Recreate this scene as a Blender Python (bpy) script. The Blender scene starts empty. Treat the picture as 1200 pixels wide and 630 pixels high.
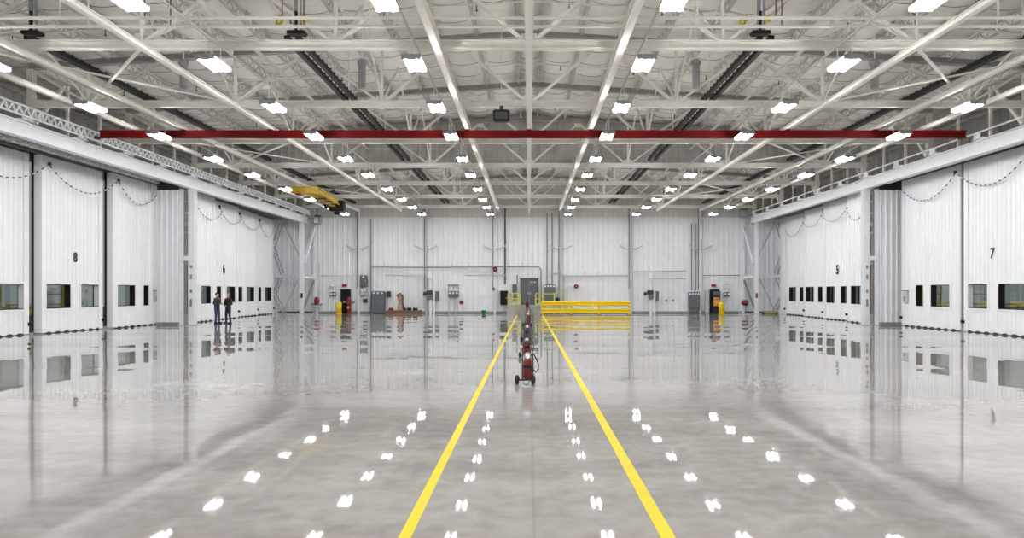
import bpy, math, random
from mathutils import Vector, Matrix
random.seed(7)
C = bpy.context.scene.collection
PI = math.pi
F = 870.0          # focal length in pixels of the 1200x630 frame
CH = 1.85          # camera height
VX, VY = 620.0, 341.0
YW = 62.5          # inner face of the far wall
def PX(px, Y): return (px - VX) * Y / F
def PZ(py, Y): return CH - (py - VY) * Y / F

# ------------------------------------------------------------------ materials
MATS = {}
def mat(name, col, rough=0.5, metal=0.0, spec=0.5, noise=0.0, nscale=6.0, coat=0.0, emit=None, estr=0.0):
    m = bpy.data.materials.new(name); m.use_nodes = True
    nt = m.node_tree; b = nt.nodes['Principled BSDF']
    b.inputs['Base Color'].default_value = (*col, 1)
    b.inputs['Roughness'].default_value = rough
    b.inputs['Metallic'].default_value = metal
    b.inputs['Specular IOR Level'].default_value = spec
    b.inputs['Coat Weight'].default_value = coat
    if noise:
        tc = nt.nodes.new('ShaderNodeTexCoord'); n = nt.nodes.new('ShaderNodeTexNoise')
        n.inputs['Scale'].default_value = nscale; n.inputs['Detail'].default_value = 4
        r = nt.nodes.new('ShaderNodeValToRGB')
        r.color_ramp.elements[0].position = 0.3; r.color_ramp.elements[1].position = 0.7
        r.color_ramp.elements[0].color = (*[max(0, c * (1 - noise)) for c in col], 1)
        r.color_ramp.elements[1].color = (*[min(1, c * (1 + noise)) for c in col], 1)
        nt.links.new(tc.outputs['Object'], n.inputs['Vector'])
        nt.links.new(n.outputs['Fac'], r.inputs['Fac'])
        nt.links.new(r.outputs['Color'], b.inputs['Base Color'])
    if emit:
        b.inputs['Emission Color'].default_value = (*emit, 1)
        b.inputs['Emission Strength'].default_value = estr
    MATS[name] = m
    return m
LAMP = 132.0
white = mat('white_panel', (.82, .835, .875), .42, noise=.03, nscale=1.5)
doorw = mat('door_white', (.83, .845, .885), .40, noise=.025, nscale=1.2)
upper = mat('upper_panel', (.56, .545, .50), .5, noise=.05, nscale=2)
steel = mat('painted_steel', (.76, .74, .695), .45, noise=.05, nscale=3)
chordm = mat('chord_primer', (.36, .355, .335), .5, noise=.1, nscale=4)
joistm = mat('joist_primer', (.55, .535, .50), .5, noise=.1, nscale=4)
steelw = mat('white_steel', (.80, .82, .855), .42, noise=.04, nscale=3)
curtain = mat('curtain_metal', (.42, .425, .40), .45, noise=.08, nscale=2)
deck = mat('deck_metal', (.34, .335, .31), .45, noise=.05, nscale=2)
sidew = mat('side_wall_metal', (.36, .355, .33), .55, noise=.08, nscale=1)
insul = mat('insulation_facing', (.87, .855, .815), .6, noise=.04, nscale=1.5)
black = mat('black_paint', (.009, .009, .010), .55, spec=.25)
rubber = mat('rubber', (.02, .02, .022), .7)
dark = mat('dark_metal', (.04, .038, .036), .5, noise=.2, nscale=8)
red = mat('red_paint', (.125, .002, .003), .6, spec=.15, noise=.06, nscale=3)
brred = mat('bright_red', (.24, .010, .012), .35)
yellow = mat('safety_yellow', (.86, .62, .012), .4, noise=.05, nscale=2)
linep = mat('line_paint', (.64, .52, .002), .5, spec=.2, noise=.06, nscale=3)
oliv = mat('hoist_yellow', (.62, .42, .02), .45, noise=.1, nscale=3)
ltgrey = mat('light_grey_enamel', (.52, .54, .56), .4)
grey = mat('grey_enamel', (.12, .135, .15), .4, noise=.06, nscale=4)
dgrey = mat('door_grey', (.10, .115, .135), .42, noise=.05, nscale=3)
mat('brown_grey', (.30, .26, .22), .5)
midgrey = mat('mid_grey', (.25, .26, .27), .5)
galv = mat('galvanised', (.46, .47, .47), .38, metal=.5, noise=.1, nscale=6)
chrome = mat('chrome', (.7, .7, .7), .2, metal=1)
concrete = mat('concrete_ramp', (.42, .40, .37), .6, noise=.1, nscale=2)
green = mat('green_plastic', (.02, .32, .07), .4)
orange = mat('orange_picture', (.75, .28, .06), .5, noise=.5, nscale=6)
brown = mat('brown_pipe', (.16, .09, .06), .5)
base_m = mat('wall_base', (.23, .235, .23), .5, noise=.1, nscale=3)
asphalt = mat('asphalt', (.10, .10, .10), .9, noise=.2, nscale=3)
skin = mat('skin', (.62, .36, .25), .5)
hairm = mat('dark_hair', (.03, .022, .018), .6)
hairb = mat('brown_hair', (.22, .11, .05), .55)
jacket = mat('black_jacket', (.02, .02, .024), .7, noise=.3, nscale=20)
jacketg = mat('charcoal_jacket', (.035, .035, .04), .7, noise=.3, nscale=20)
jeans = mat('blue_jeans', (.03, .055, .12), .75, noise=.25, nscale=20)
navy = mat('navy_trousers', (.02, .022, .045), .75, noise=.2, nscale=20)
lampm = mat('lamp_tube', (1, 1, 1), .4, emit=(1.0, .985, .955), estr=LAMP)

def glass_mat():
    m = bpy.data.materials.new('window_glass'); m.use_nodes = True
    nt = m.node_tree; nt.nodes.clear()
    o = nt.nodes.new('ShaderNodeOutputMaterial'); mx = nt.nodes.new('ShaderNodeMixShader')
    t = nt.nodes.new('ShaderNodeBsdfTransparent'); g = nt.nodes.new('ShaderNodeBsdfGlossy')
    lw = nt.nodes.new('ShaderNodeLayerWeight'); lw.inputs['Blend'].default_value = .5
    pw = nt.nodes.new('ShaderNodeMath'); pw.operation = 'POWER'; pw.inputs[1].default_value = 3.0
    f = nt.nodes.new('ShaderNodeMath'); f.operation = 'MULTIPLY_ADD'; f.inputs[1].default_value = .8; f.inputs[2].default_value = .05
    nt.links.new(lw.outputs['Facing'], pw.inputs[0]); nt.links.new(pw.outputs[0], f.inputs[0])
    t.inputs['Color'].default_value = (.80, .86, .85, 1); g.inputs['Roughness'].default_value = .02
    nt.links.new(f.outputs[0], mx.inputs[0]); nt.links.new(t.outputs[0], mx.inputs[1]); nt.links.new(g.outputs[0], mx.inputs[2])
    nt.links.new(mx.outputs[0], o.inputs[0]); return m
glass = glass_mat()

def cable_mat():
    m = mat('banded_cable', (.5, .5, .5), .5); nt = m.node_tree; b = nt.nodes['Principled BSDF']
    tc = nt.nodes.new('ShaderNodeTexCoord'); sp = nt.nodes.new('ShaderNodeSeparateXYZ')
    mu = nt.nodes.new('ShaderNodeMath'); mu.operation = 'MULTIPLY'; mu.inputs[1].default_value = 3.1
    fr = nt.nodes.new('ShaderNodeMath'); fr.operation = 'FRACT'
    gt = nt.nodes.new('ShaderNodeMath'); gt.operation = 'GREATER_THAN'; gt.inputs[1].default_value = .38
    mx = nt.nodes.new('ShaderNodeMix'); mx.data_type = 'RGBA'
    mx.inputs[6].default_value = (.03, .03, .035, 1); mx.inputs[7].default_value = (.72, .73, .75, 1)
    nt.links.new(tc.outputs['Object'], sp.inputs[0]); nt.links.new(sp.outputs['Y'], mu.inputs[0])
    nt.links.new(mu.outputs[0], fr.inputs[0]); nt.links.new(fr.outputs[0], gt.inputs[0])
    nt.links.new(gt.outputs[0], mx.inputs[0]); nt.links.new(mx.outputs[2], b.inputs['Base Color']); return m
cablem = cable_mat()

def floor_mat():
    m = mat('polished_concrete', (.4, .4, .4), .1); nt = m.node_tree; b = nt.nodes['Principled BSDF']; L = nt.links.new
    def N(t, **k):
        n = nt.nodes.new(t)
        for a, v in k.items(): setattr(n, a, v)
        return n
    def M(op, a, b_=None, c=None):
        n = N('ShaderNodeMath', operation=op)
        for i, v in enumerate((a, b_, c)):
            if v is None: continue
            if isinstance(v, (int, float)): n.inputs[i].default_value = v
            else: L(v, n.inputs[i])
        return n.outputs[0]
    tc = N('ShaderNodeTexCoord'); sp = N('ShaderNodeSeparateXYZ'); L(tc.outputs['Object'], sp.inputs[0])
    mp = N('ShaderNodeMapping'); mp.inputs['Scale'].default_value = (.22, .55, 1); L(tc.outputs['Object'], mp.inputs[0])
    n1 = N('ShaderNodeTexNoise'); n1.inputs['Scale'].default_value = 1.0; n1.inputs['Detail'].default_value = 6; n1.inputs['Roughness'].default_value = .62; L(mp.outputs[0], n1.inputs['Vector'])
    n2 = N('ShaderNodeTexNoise'); n2.inputs['Scale'].default_value = 5.0; n2.inputs['Detail'].default_value = 5; L(tc.outputs['Object'], n2.inputs['Vector'])
    v = M('ADD', M('MULTIPLY', n1.outputs['Fac'], .7), M('MULTIPLY', n2.outputs['Fac'], .3))
    r = N('ShaderNodeValToRGB'); r.color_ramp.elements[0].position = .34; r.color_ramp.elements[1].position = .66
    r.color_ramp.elements[0].color = (FLO[0], FLO[1], FLO[2], 1); r.color_ramp.elements[1].color = (FHI[0], FHI[1], FHI[2], 1)
    L(v, r.inputs['Fac'])
    # saw-cut control joints every 6.6 m
    def joint(ch, per, off, w):
        d = M('ABSOLUTE', M('SUBTRACT', M('FRACT', M('DIVIDE', M('ADD', ch, off + per / 2), per)), .5))
        return M('LESS_THAN', d, w / per)
    j = M('MAXIMUM', joint(sp.outputs['X'], 6.6, 660 - .04, .012), joint(sp.outputs['Y'], 6.6, 660 - 17.7, .012))
    mx = N('ShaderNodeMix', data_type='RGBA'); L(M('MULTIPLY', j, .16), mx.inputs[0]); L(r.outputs['Color'], mx.inputs[6]); mx.inputs[7].default_value = (.12, .115, .11, 1)
    L(mx.outputs[2], b.inputs['Base Color'])
    # the slabs beyond the joint at 17.7 m carry a fresher, glossier coat
    far = M('GREATER_THAN', sp.outputs['Y'], 17.7)
    n3 = N('ShaderNodeTexNoise'); n3.inputs['Scale'].default_value = .6; n3.inputs['Detail'].default_value = 3; L(tc.outputs['Object'], n3.inputs['Vector'])
    ro = M('ADD', M('SUBTRACT', .008, M('MULTIPLY', far, .004)), M('MULTIPLY', n3.outputs['Fac'], .028))
    L(ro, b.inputs['Roughness'])
    b.inputs['Specular IOR Level'].default_value = .30
    # each slab is dished by a fraction of a degree and trowelled unevenly: slope of the surface
    cy = M('SUBTRACT', M('FRACT', M('DIVIDE', M('ADD', sp.outputs['Y'], 660 - 17.7), 6.6)), .5)
    cx = M('SUBTRACT', M('FRACT', M('DIVIDE', M('ADD', sp.outputs['X'], 660 - .04), 6.6)), .5)
    n4 = N('ShaderNodeTexNoise'); n4.inputs['Scale'].default_value = 1.3; n4.inputs['Detail'].default_value = 4; n4.inputs['Roughness'].default_value = .6
    L(tc.outputs['Object'], n4.inputs['Vector'])
    sc_ = N('ShaderNodeSeparateColor'); L(n4.outputs['Color'], sc_.inputs[0])
    amp = M('ADD', .004, M('MULTIPLY', far, .014))
    gy = M('ADD', M('MULTIPLY', cy, amp), M('MULTIPLY', M('SUBTRACT', sc_.outputs[1], .5), .018))
    gx = M('ADD', M('MULTIPLY', cx, .004), M('MULTIPLY', M('SUBTRACT', sc_.outputs[0], .5), .007))
    cb = N('ShaderNodeCombineXYZ'); L(gx, cb.inputs[0]); L(gy, cb.inputs[1]); cb.inputs[2].default_value = 1
    nz = N('ShaderNodeVectorMath', operation='NORMALIZE'); L(cb.outputs[0], nz.inputs[0]); L(nz.outputs[0], b.inputs['Normal'])
    return m
FLO = (.235, .224, .218); FHI = (.43, .418, .41)
floorm = floor_mat()

# ------------------------------------------------------------------ mesh builder
class MB:
    def __init__(s): s.v = []; s.f = []
    def add(s, vs, fs):
        b = len(s.v); s.v += [tuple(p) for p in vs]; s.f += [tuple(i + b for i in f) for f in fs]; return s
    def box(s, x0, x1, y0, y1, z0, z1):
        if x0 > x1: x0, x1 = x1, x0
        if y0 > y1: y0, y1 = y1, y0
        if z0 > z1: z0, z1 = z1, z0
        return s.add([(x0,y0,z0),(x1,y0,z0),(x1,y1,z0),(x0,y1,z0),(x0,y0,z1),(x1,y0,z1),(x1,y1,z1),(x0,y1,z1)],
                     [(0,3,2,1),(4,5,6,7),(0,1,5,4),(1,2,6,5),(2,3,7,6),(3,0,4,7)])
    def cbox(s, x0, x1, y0, y1, z0, z1, c=.02):
        "box with chamfered vertical edges and top rim"
        pr = [(x0+c,y0),(x1-c,y0),(x1,y0+c),(x1,y1-c),(x1-c,y1),(x0+c,y1),(x0,y1-c),(x0,y0+c)]
        cx, cy = (x0+x1)/2, (y0+y1)/2
        sh = lambda p, k: (cx+(p[0]-cx)*(1-k/(abs(x1-x0)/2)), cy+(p[1]-cy)*(1-k/(abs(y1-y0)/2)))
        lv = [([sh(p,c) for p in pr], z0), (pr, z0+c), (pr, z1-c), ([sh(p,c) for p in pr], z1)]
        vs = [(p[0],p[1],z) for q, z in lv for p in q]
        fs = [tuple(reversed(range(8))), tuple(range(24,32))]
        for k in range(3):
            for i in range(8): fs.append((k*8+i, k*8+(i+1)%8, k*8+8+(i+1)%8, k*8+8+i))
        return s.add(vs, fs)
    @staticmethod
    def frame(p0, p1, up=None):
        d = (Vector(p1) - Vector(p0)); L = d.length; d.normalize()
        u = Vector(up) if up else (Vector((0,0,1)) if abs(d.z) < .95 else Vector((0,1,0)))
        a = d.cross(u).normalized(); b = a.cross(d).normalized()
        return d, a, b, L
    def prof(s, p0, p1, prof, up=None, cap=True):
        "sweep a closed 2-D profile (side, up) along p0-p1"
        d, a, b, L = s.frame(p0, p1, up); p0 = Vector(p0); p1 = Vector(p1); n = len(prof)
        vs = [p0 + a*q[0] + b*q[1] for q in prof] + [p1 + a*q[0] + b*q[1] for q in prof]
        fs = [(i, (i+1)%n, n+(i+1)%n, n+i) for i in range(n)]
        if cap: fs += [tuple(reversed(range(n))), tuple(range(n, 2*n))]
        return s.add(vs, fs)
    def bar(s, p0, p1, w, h, up=None):
        return s.prof(p0, p1, [(-w/2,-h/2),(w/2,-h/2),(w/2,h/2),(-w/2,h/2)], up)
    def ibeam(s, p0, p1, w, h, t=.03, up=None):
        x, y = w/2, h/2
        return s.prof(p0, p1, [(-x,-y),(x,-y),(x,-y+t),(t/2,-y+t),(t/2,y-t),(x,y-t),(x,y),(-x,y),(-x,y-t),(-t/2,y-t),(-t/2,-y+t),(-x,-y+t)], up)
    def chan(s, p0, p1, w, h, t=.03, up=None):
        x, y = w/2, h/2
        return s.prof(p0, p1, [(-x,-y),(x,-y),(x,-y+t),(-x+t,-y+t),(-x+t,y-t),(x,y-t),(x,y),(-x,y)], up)
    def tube(s, p0, p1, r, n=8, r1=None):
        r1 = r if r1 is None else r1
        d, a, b, L = s.frame(p0, p1); p0 = Vector(p0); p1 = Vector(p1)
        c = [(math.cos(2*PI*i/n), math.sin(2*PI*i/n)) for i in range(n)]
        vs = [p0 + (a*x + b*y)*r for x, y in c] + [p1 + (a*x + b*y)*r1 for x, y in c]
        return s.add(vs, [(i,(i+1)%n,n+(i+1)%n,n+i) for i in range(n)] + [tuple(reversed(range(n))), tuple(range(n,2*n))])
    def path(s, pts, r, n=6):
        pts = [Vector(p) for p in pts]; rings = []; up = Vector((0,0,1)); pa = None
        for i, p in enumerate(pts):
            d = (pts[min(i+1,len(pts)-1)] - pts[max(i-1,0)]).normalized()
            if pa is None:
                u = up if abs(d.z) < .9 else Vector((0,1,0)); a = d.cross(u).normalized()
            else: a = (pa - d*pa.dot(d)).normalized()
            b = a.cross(d); pa = a
            rings.append([p + (a*math.cos(2*PI*k/n) + b*math.sin(2*PI*k/n))*r for k in range(n)])
        vs = [q for rg in rings for q in rg]; fs = []
        for i in range(len(rings)-1):
            for k in range(n): fs.append((i*n+k, i*n+(k+1)%n, (i+1)*n+(k+1)%n, (i+1)*n+k))
        m = (len(rings)-1)*n
        return s.add(vs, fs + [tuple(reversed(range(n))), tuple(range(m, m+n))])
    def lathe(s, c, prof, n=16, axis='z'):
        "prof: list of (radius, height)"
        c = Vector(c); vs = []; fs = []
        for r, h in prof:
            for k in range(n):
                x, y = r*math.cos(2*PI*k/n), r*math.sin(2*PI*k/n)
                q = (x,y,h) if axis == 'z' else ((h,x,y) if axis == 'x' else (x,h,y))
                vs.append(c + Vector(q))
        for i in range(len(prof)-1):
            for k in range(n): fs.append((i*n+k, i*n+(k+1)%n, (i+1)*n+(k+1)%n, (i+1)*n+k))
        m = (len(prof)-1)*n
        return s.add(vs, fs + [tuple(reversed(range(n))), tuple(range(m, m+n))])
    def ball(s, c, r, n=12, sc=(1,1,1)):
        c = Vector(c); m = n//2
        vs = [c + Vector((0,0,-r*sc[2]))]; fs = []
        for i in range(1, m):
            t = -PI/2 + PI*i/m
            for k in range(n): vs.append(c + Vector((r*math.cos(t)*math.cos(2*PI*k/n)*sc[0], r*math.cos(t)*math.sin(2*PI*k/n)*sc[1], r*math.sin(t)*sc[2])))
        vs.append(c + Vector((0,0,r*sc[2]))); top = len(vs)-1
        for k in range(n):
            fs.append((0, 1+(k+1)%n, 1+k)); fs.append((top, 1+(m-2)*n+k, 1+(m-2)*n+(k+1)%n))
            for i in range(m-2): fs.append((1+i*n+k, 1+i*n+(k+1)%n, 1+(i+1)*n+(k+1)%n, 1+(i+1)*n+k))
        return s.add(vs, fs)
    def torus(s, c, R, r, n=20, m=8, axis='x'):
        c = Vector(c); vs = []; fs = []
        for i in range(n):
            for k in range(m):
                rr = R + r*math.cos(2*PI*k/m); h = r*math.sin(2*PI*k/m); x, y = rr*math.cos(2*PI*i/n), rr*math.sin(2*PI*i/n)
                vs.append(c + Vector((h,x,y) if axis == 'x' else ((x,h,y) if axis == 'y' else (x,y,h))))
        for i in range(n):
            for k in range(m): fs.append((i*m+k, ((i+1)%n)*m+k, ((i+1)%n)*m+(k+1)%m, i*m+(k+1)%m))
        return s.add(vs, fs)
    def ribs(s, u0, u1, z0, z1, pitch, depth, fn, back=.05, fl=.55):
        "vertical-ribbed sheet between u0..u1, z0..z1; fn(u, d, z) -> point; d rises towards the viewer"
        us = [(u0, None)]
        k = math.floor(u0/pitch) - 1
        a = pitch*(1-fl)/4
        prof = []
        while k*pitch < u1 + pitch:
            o = k*pitch; prof += [(o, 0), (o+pitch*fl, 0), (o+pitch*fl+a, depth), (o+pitch-a, depth)]; k += 1
        def at(u):
            for (p, dp), (q, dq) in zip(prof, prof[1:]):
                if p <= u <= q: return dp + (dq-dp)*(u-p)/max(1e-9, q-p)
            return 0
        pts = [(u0, at(u0))] + [p for p in prof if u0 + 1e-6 < p[0] < u1 - 1e-6] + [(u1, at(u1))]
        n = len(pts); vs = []
        for u, d in pts: vs += [fn(u, d, z0), fn(u, d, z1), fn(u, -back, z0), fn(u, -back, z1)]
        fs = []
        for i in range(n-1):
            a0, b0 = 4*i, 4*i+4
            fs += [(a0,b0,b0+1,a0+1), (a0+2,a0+3,b0+3,b0+2), (a0+1,b0+1,b0+3,a0+3), (a0,a0+2,b0+2,b0)]
        e = 4*(n-1); fs += [(0,1,3,2), (e,e+2,e+3,e+1)]
        return s.add(vs, fs)
    def mesh(s, name, m, smooth=False):
        import bmesh
        me = bpy.data.meshes.new(name); me.from_pydata(s.v, [], s.f); me.update()
        bm = bmesh.new(); bm.from_mesh(me); bmesh.ops.recalc_face_normals(bm, faces=bm.faces); bm.to_mesh(me); bm.free()
        me.materials.append(m)
        if smooth:
            for p in me.polygons: p.use_smooth = True
        return me
    def build(s, name, m, parent=None, loc=None, smooth=False):
        o = bpy.data.objects.new(name, s.mesh(name, m, smooth)); C.objects.link(o)
        if parent: o.parent = parent
        if loc: o.location = loc
        return o

def tag(o, label, cat, group=None, kind=None):
    o['label'] = label; o['category'] = cat
    if group: o['group'] = group
    if kind: o['kind'] = kind
    return o
def thing(name, label, cat, loc=(0,0,0), rz=0, group=None, kind=None):
    o = bpy.data.objects.new(name, None); C.objects.link(o); o.location = loc; o.rotation_euler = (0,0,rz)
    o.empty_display_size = .2
    return tag(o, label, cat, group, kind)
def single(mb, name, label, cat, m, loc, group=None, kind=None, smooth=False):
    "one-mesh thing whose geometry is given in world space; origin moved to loc"
    mb.v = [(x-loc[0], y-loc[1], z-loc[2]) for x, y, z in mb.v]
    return tag(mb.build(name, m, None, loc, smooth), label, cat, group, kind)
def child(o, name, mb, m, smooth=False):
    "part of o given in world space (o unrotated)"
    l = o.location
    p = o
    while p.parent is not None:
        p = p.parent; l = l + p.location
    mb.v = [(x-l[0], y-l[1], z-l[2]) for x, y, z in mb.v]
    return mb.build(name, m, o, None, smooth)
def dup(root, loc, label, rz=None):
    r = root.copy(); C.objects.link(r); r.location = loc; r['label'] = label
    if rz is not None: r.rotation_euler = (0,0,rz)
    for ch in root.children:
        c = ch.copy(); C.objects.link(c); c.parent = r
        for g in ch.children:
            d = g.copy(); C.objects.link(d); d.parent = c
    return r
ORD = ['first','second','third','fourth','fifth','sixth','seventh','eighth','ninth','tenth','eleventh','twelfth','thirteenth','fourteenth']

# ------------------------------------------------------------------ camera
cd = bpy.data.cameras.new('camera'); cam = bpy.data.objects.new('camera', cd); C.objects.link(cam)
cam.location = (0, 0, CH); cam.rotation_euler = (PI/2, 0, 0)
cd.sensor_width = 36; cd.lens = 36*F/1200; cd.shift_x = -20/1200; cd.shift_y = 26/1200
cd.clip_end = 300
bpy.context.scene.camera = cam

# ------------------------------------------------------------------ shell
XO = 21.95                       # outer side walls
YF = -9.0                        # wall behind the camera
RZ0, RSL = 11.85, .066           # ridge height and slope of the roof underside
def roofz(x): return RZ0 - RSL*abs(x)
fl = MB().box(-XO-.3, XO+.3, YF-.3, YW+.4, -.25, 0)
tag(fl.build('floor', floorm), 'polished grey concrete hangar floor', 'floor', kind='structure')
o = MB().box(-60, -XO-.31, YF-20, YW+30, -.35, -.05).build('ground', asphalt)
tag(o, 'dark asphalt apron outside the left hangar doors', 'ground', kind='structure')
o = MB().box(XO+.31, 60, YF-20, YW+30, -.35, -.05).build('ground', asphalt)
tag(o, 'dark asphalt apron outside the right hangar doors', 'ground', kind='structure')

# far wall: white ribbed siding below, beige siding above a ledge
w = thing('wall_back', 'white ribbed metal far wall with beige band above', 'wall', (0, YW, 0), kind='structure')
fnb = lambda u, d, z: (u, YW + .02 - d, z)
child(w, 'lower_siding', MB().ribs(-XO, XO, .16, 8.0, .42, .055, fnb, back=.1, fl=.72), white)
child(w, 'upper_siding', MB().ribs(-XO, XO, 8.0, 12.2, .42, .035, fnb, back=.1, fl=.72), upper)
child(w, 'ledge', MB().box(-17.9, 17.9, YW-.06, YW, 7.98, 8.06), steelw)
o = MB().box(-17.6, 17.6, YW-.06, YW+.1, 0, .16).build('baseboard_back', base_m); tag(o, 'dark grey base strip along the far wall', 'baseboard', kind='structure')
for sd, nm in ((-1, 'left'), (1, 'right')):
    fs_ = lambda u, d, z, sd=sd: (sd*(XO - d), u, z)
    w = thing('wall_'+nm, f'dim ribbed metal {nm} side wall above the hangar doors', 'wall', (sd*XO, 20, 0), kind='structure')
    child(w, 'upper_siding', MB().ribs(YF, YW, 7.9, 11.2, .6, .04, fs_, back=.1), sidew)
    child(w, 'near_siding', MB().ribs(YF, 24.6, 0, 7.9, .42, .035, fs_, back=.1), doorw)
o = MB().ribs(-XO, XO, 0, 12.2, .42, .035, lambda u, d, z: (u, YF + d, z), back=.1).build('wall_front', white)
tag(o, 'white ribbed metal wall behind the viewpoint', 'wall', kind='structure')

# roof: insulation blankets sagging between joists
JX = [.45 + 1.5*k for k in range(15)]; JX = sorted([-x for x in JX] + JX)
def sag(x, y):
    xs = [-XO] + JX + [XO]
    for a, b in zip(xs, xs[1:]):
        if a <= x <= b:
            t = (x-a)/max(.01, b-a); s = (4*t*(1-t))**.55*.24
            if b-a < 1.0: s *= .6
            q = abs(((y - 20.75)/1.65) % 1 - .5)*2      # straps every 1.65 m pinch the blanket
            return s*(.55 + .45*(1 - q**8))
    return 0
def roof():
    xs = []
    e = [-XO] + JX + [XO]
    for a, b in zip(e, e[1:]): xs += [a + (b-a)*k/8 for k in range(8)]
    xs.append(XO)
    ys = [YF + (YW + .2 - YF)*k/260 for k in range(261)]
    rnd = random.Random(3)
    vs, fs = [], []
    for y in ys:
        for x in xs: vs.append((x, y, roofz(x) - sag(x, y) + rnd.uniform(-.008, .008)))
    nx = len(xs)
    for j in range(len(ys)-1):
        for i in range(nx-1): fs.append((j*nx+i, j*nx+i+1, (j+1)*nx+i+1, (j+1)*nx+i))
    return MB().add(vs, fs)
ce = thing('ceiling', 'gabled roof of pillowed off-white insulation blankets', 'ceiling', (0, 30, RZ0), kind='structure')
child(ce, 'insulation_blanket', roof(), insul, smooth=True)
rd = MB()
for s in (-1, 1):
    rd.add([(0,YF,RZ0+.05),(s*XO,YF,roofz(XO)+.05),(s*XO,YW+.3,roofz(XO)+.05),(0,YW+.3,RZ0+.05),
            (0,YF,RZ0+.2),(s*XO,YF,roofz(XO)+.2),(s*XO,YW+.3,roofz(XO)+.2),(0,YW+.3,RZ0+.2)],
           [(0,1,2,3),(4,5,6,7),(0,1,5,4),(1,2,6,5),(2,3,7,6),(3,0,4,7)])
child(ce, 'roof_deck', rd, deck)
st = MB(); y = 20.75 - 1.65*8 + .825
while y < YW:
    e = [-XO] + JX + [XO]
    for a, b in zip(e, e[1:]):
        pts = [(a + (b-a)*k/6, y, roofz(a + (b-a)*k/6) - sag(a + (b-a)*k/6, y) - .008) for k in range(7)]
        st.path(pts, .009, 4)
    y += 1.65
child(ce, 'blanket_strap', st, dark)

# roof joists along the hall
TY = [7.55, 14.15, 20.75, 27.3, 33.95, 40.6, 47.2, 53.8, 60.4]
def joist_mesh():
    m = MB(); y0, y1 = 6.0, YW - .2
    m.bar((0,y0,.24),(0,y1,.24),.09,.05); m.bar((-.03,y0,-.10),(-.03,y1,-.10),.035,.05); m.bar((.03,y0,-.10),(.03,y1,-.10),.035,.05)
    k = 0; y = y0
    while y < y1 - .3:
        a, b = ((-.08, .22) if k % 2 == 0 else (.22, -.08))
        m.bar((0,y,a),(0,y+.33,b),.03,.03); y += .33; k += 1
    return m.mesh('joist', joistm)
jm = joist_mesh()
neg = sorted([x for x in JX if x < 0], reverse=True); pos = sorted([x for x in JX if x > 0])
for side, lst in (('left', neg), ('right', pos)):
    for k, x in enumerate(lst):
        if abs(x) > 19: continue
        o = bpy.data.objects.new('roof_joist', jm); C.objects.link(o); o.location = (x, 0, roofz(x) - .38)
        tag(o, f'{ORD[k]} lattice joist {side} of the roof ridge running down the hall', 'joist', 'roof joists')

# trusses across the hall
BC = 8.72                         # bottom chord centre height
def topz(x): return 11.30 - RSL*abs(x)
def make_truss():
    t = thing('roof_truss', '', 'truss', (0, TY[2], 0), group='roof trusses')
    m = MB()
    for s in (-1, 1): m.ibeam((0,0,topz(0)),(s*18.4,0,topz(18.4)),.24,.22,.03)
    m.build('top_chord', chordm, t)
    MB().ibeam((-18.5,0,BC),(18.5,0,BC),.24,.24,.035).build('bottom_chord', steel, t)
    nodes = [-16.2,-10.8,-5.4,0,5.4,10.8,16.2]
    for x in nodes:
        m = MB()
        for dy in (-.06, .06): m.bar((x,dy,BC+.12),(x,dy,topz(x)-.11),.07,.05)
        m.build('web_post', steel, t)
    for x in nodes:
        for s in (-1, 1):
            x1 = x + s*2.7
            if abs(x1) > 18.5: x1 = s*18.3
            m = MB()
            for dy in (-.07, .07): m.bar((x + s*.15,dy,BC+.12),(x1,dy,topz(x1)-.11),.075,.05, up=(0,1,0))
            m.build('web_diagonal', steel, t)
    for s in (-1, 1):
        MB().ibeam((s*18.3,0,BC-.6),(s*18.3,0,topz(18.3)-.1),.22,.22,.03).build('end_post', steel, t)
    for x in nodes + [-13.5,-8.1,-2.7,2.7,8.1,13.5]:
        lo = x in nodes
        z = BC+.12 if lo else topz(x)-.11
        MB().box(x-.22, x+.22, -.025, .025, z-(.02 if lo else .2), z+(.2 if lo else .02)).build('gusset_plate', steel, t)
    return t
TN = ['nearest', 'second nearest', 'third nearest', 'fourth nearest', 'fifth nearest', 'sixth nearest', 'farthest']
tl = [f'{n} off-white steel truss spanning the roof' for n in TN]
tl[0] += ', cropped above'; tl[2] += ', just behind the red crane beam'; tl[3] += ', in front of the grey curtain'
t0 = make_truss(); t0['label'] = tl[0]
for k, y in enumerate(TY[3:]): dup(t0, (0, y, 0), tl[k+1])

# grey draft curtain in the plane of the fourth truss
dc = MB()
n = 0
def dcfn(u, d, z): return (u, 41.0 - d, z if z < 10 else roofz(u) - .12)
dc.ribs(-18.3, 18.3, 8.95, 11.0, .4, .04, dcfn, back=.03)
single(dc, 'draft_curtain', 'grey ribbed metal draft curtain hanging behind the fourth truss', 'curtain wall', curtain, (0, 41, 8.95), kind='structure')

# beams running along the hall under the trusses
def lbeam(x, z, w, h, y0, y1, label, m=steel):
    single(MB().ibeam((x,y0,z),(x,y1,z),w,h,.02 if h < .2 else .03), 'runway_beam', label, 'beam', m, (x, y0, z), 'runway beams below the trusses')
ZL = 8.45
lbeam(0, ZL, .2, .28, 6, YW-.35, 'central white runway beam running straight down the middle of the roof')
for s, nm in ((-1,'left'),(1,'right')):
    lbeam(s*2.47, ZL, .2, .28, 6, 60, f'white runway beam next {nm} of the central one')
    lbeam(s*10.35, 8.385, .15, .15, 6, 60.3, f'white runway beam midway to the {nm} doors')
    lbeam(s*13.85, 8.385, .15, .15, 6, 60.3, f'white runway beam just inside the outermost one on the {nm}')
    lbeam(s*15.85, 8.385, .14, .15, 21, 60.3, f'outermost beige runway beam near the {nm} eave girder', joistm)

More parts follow.
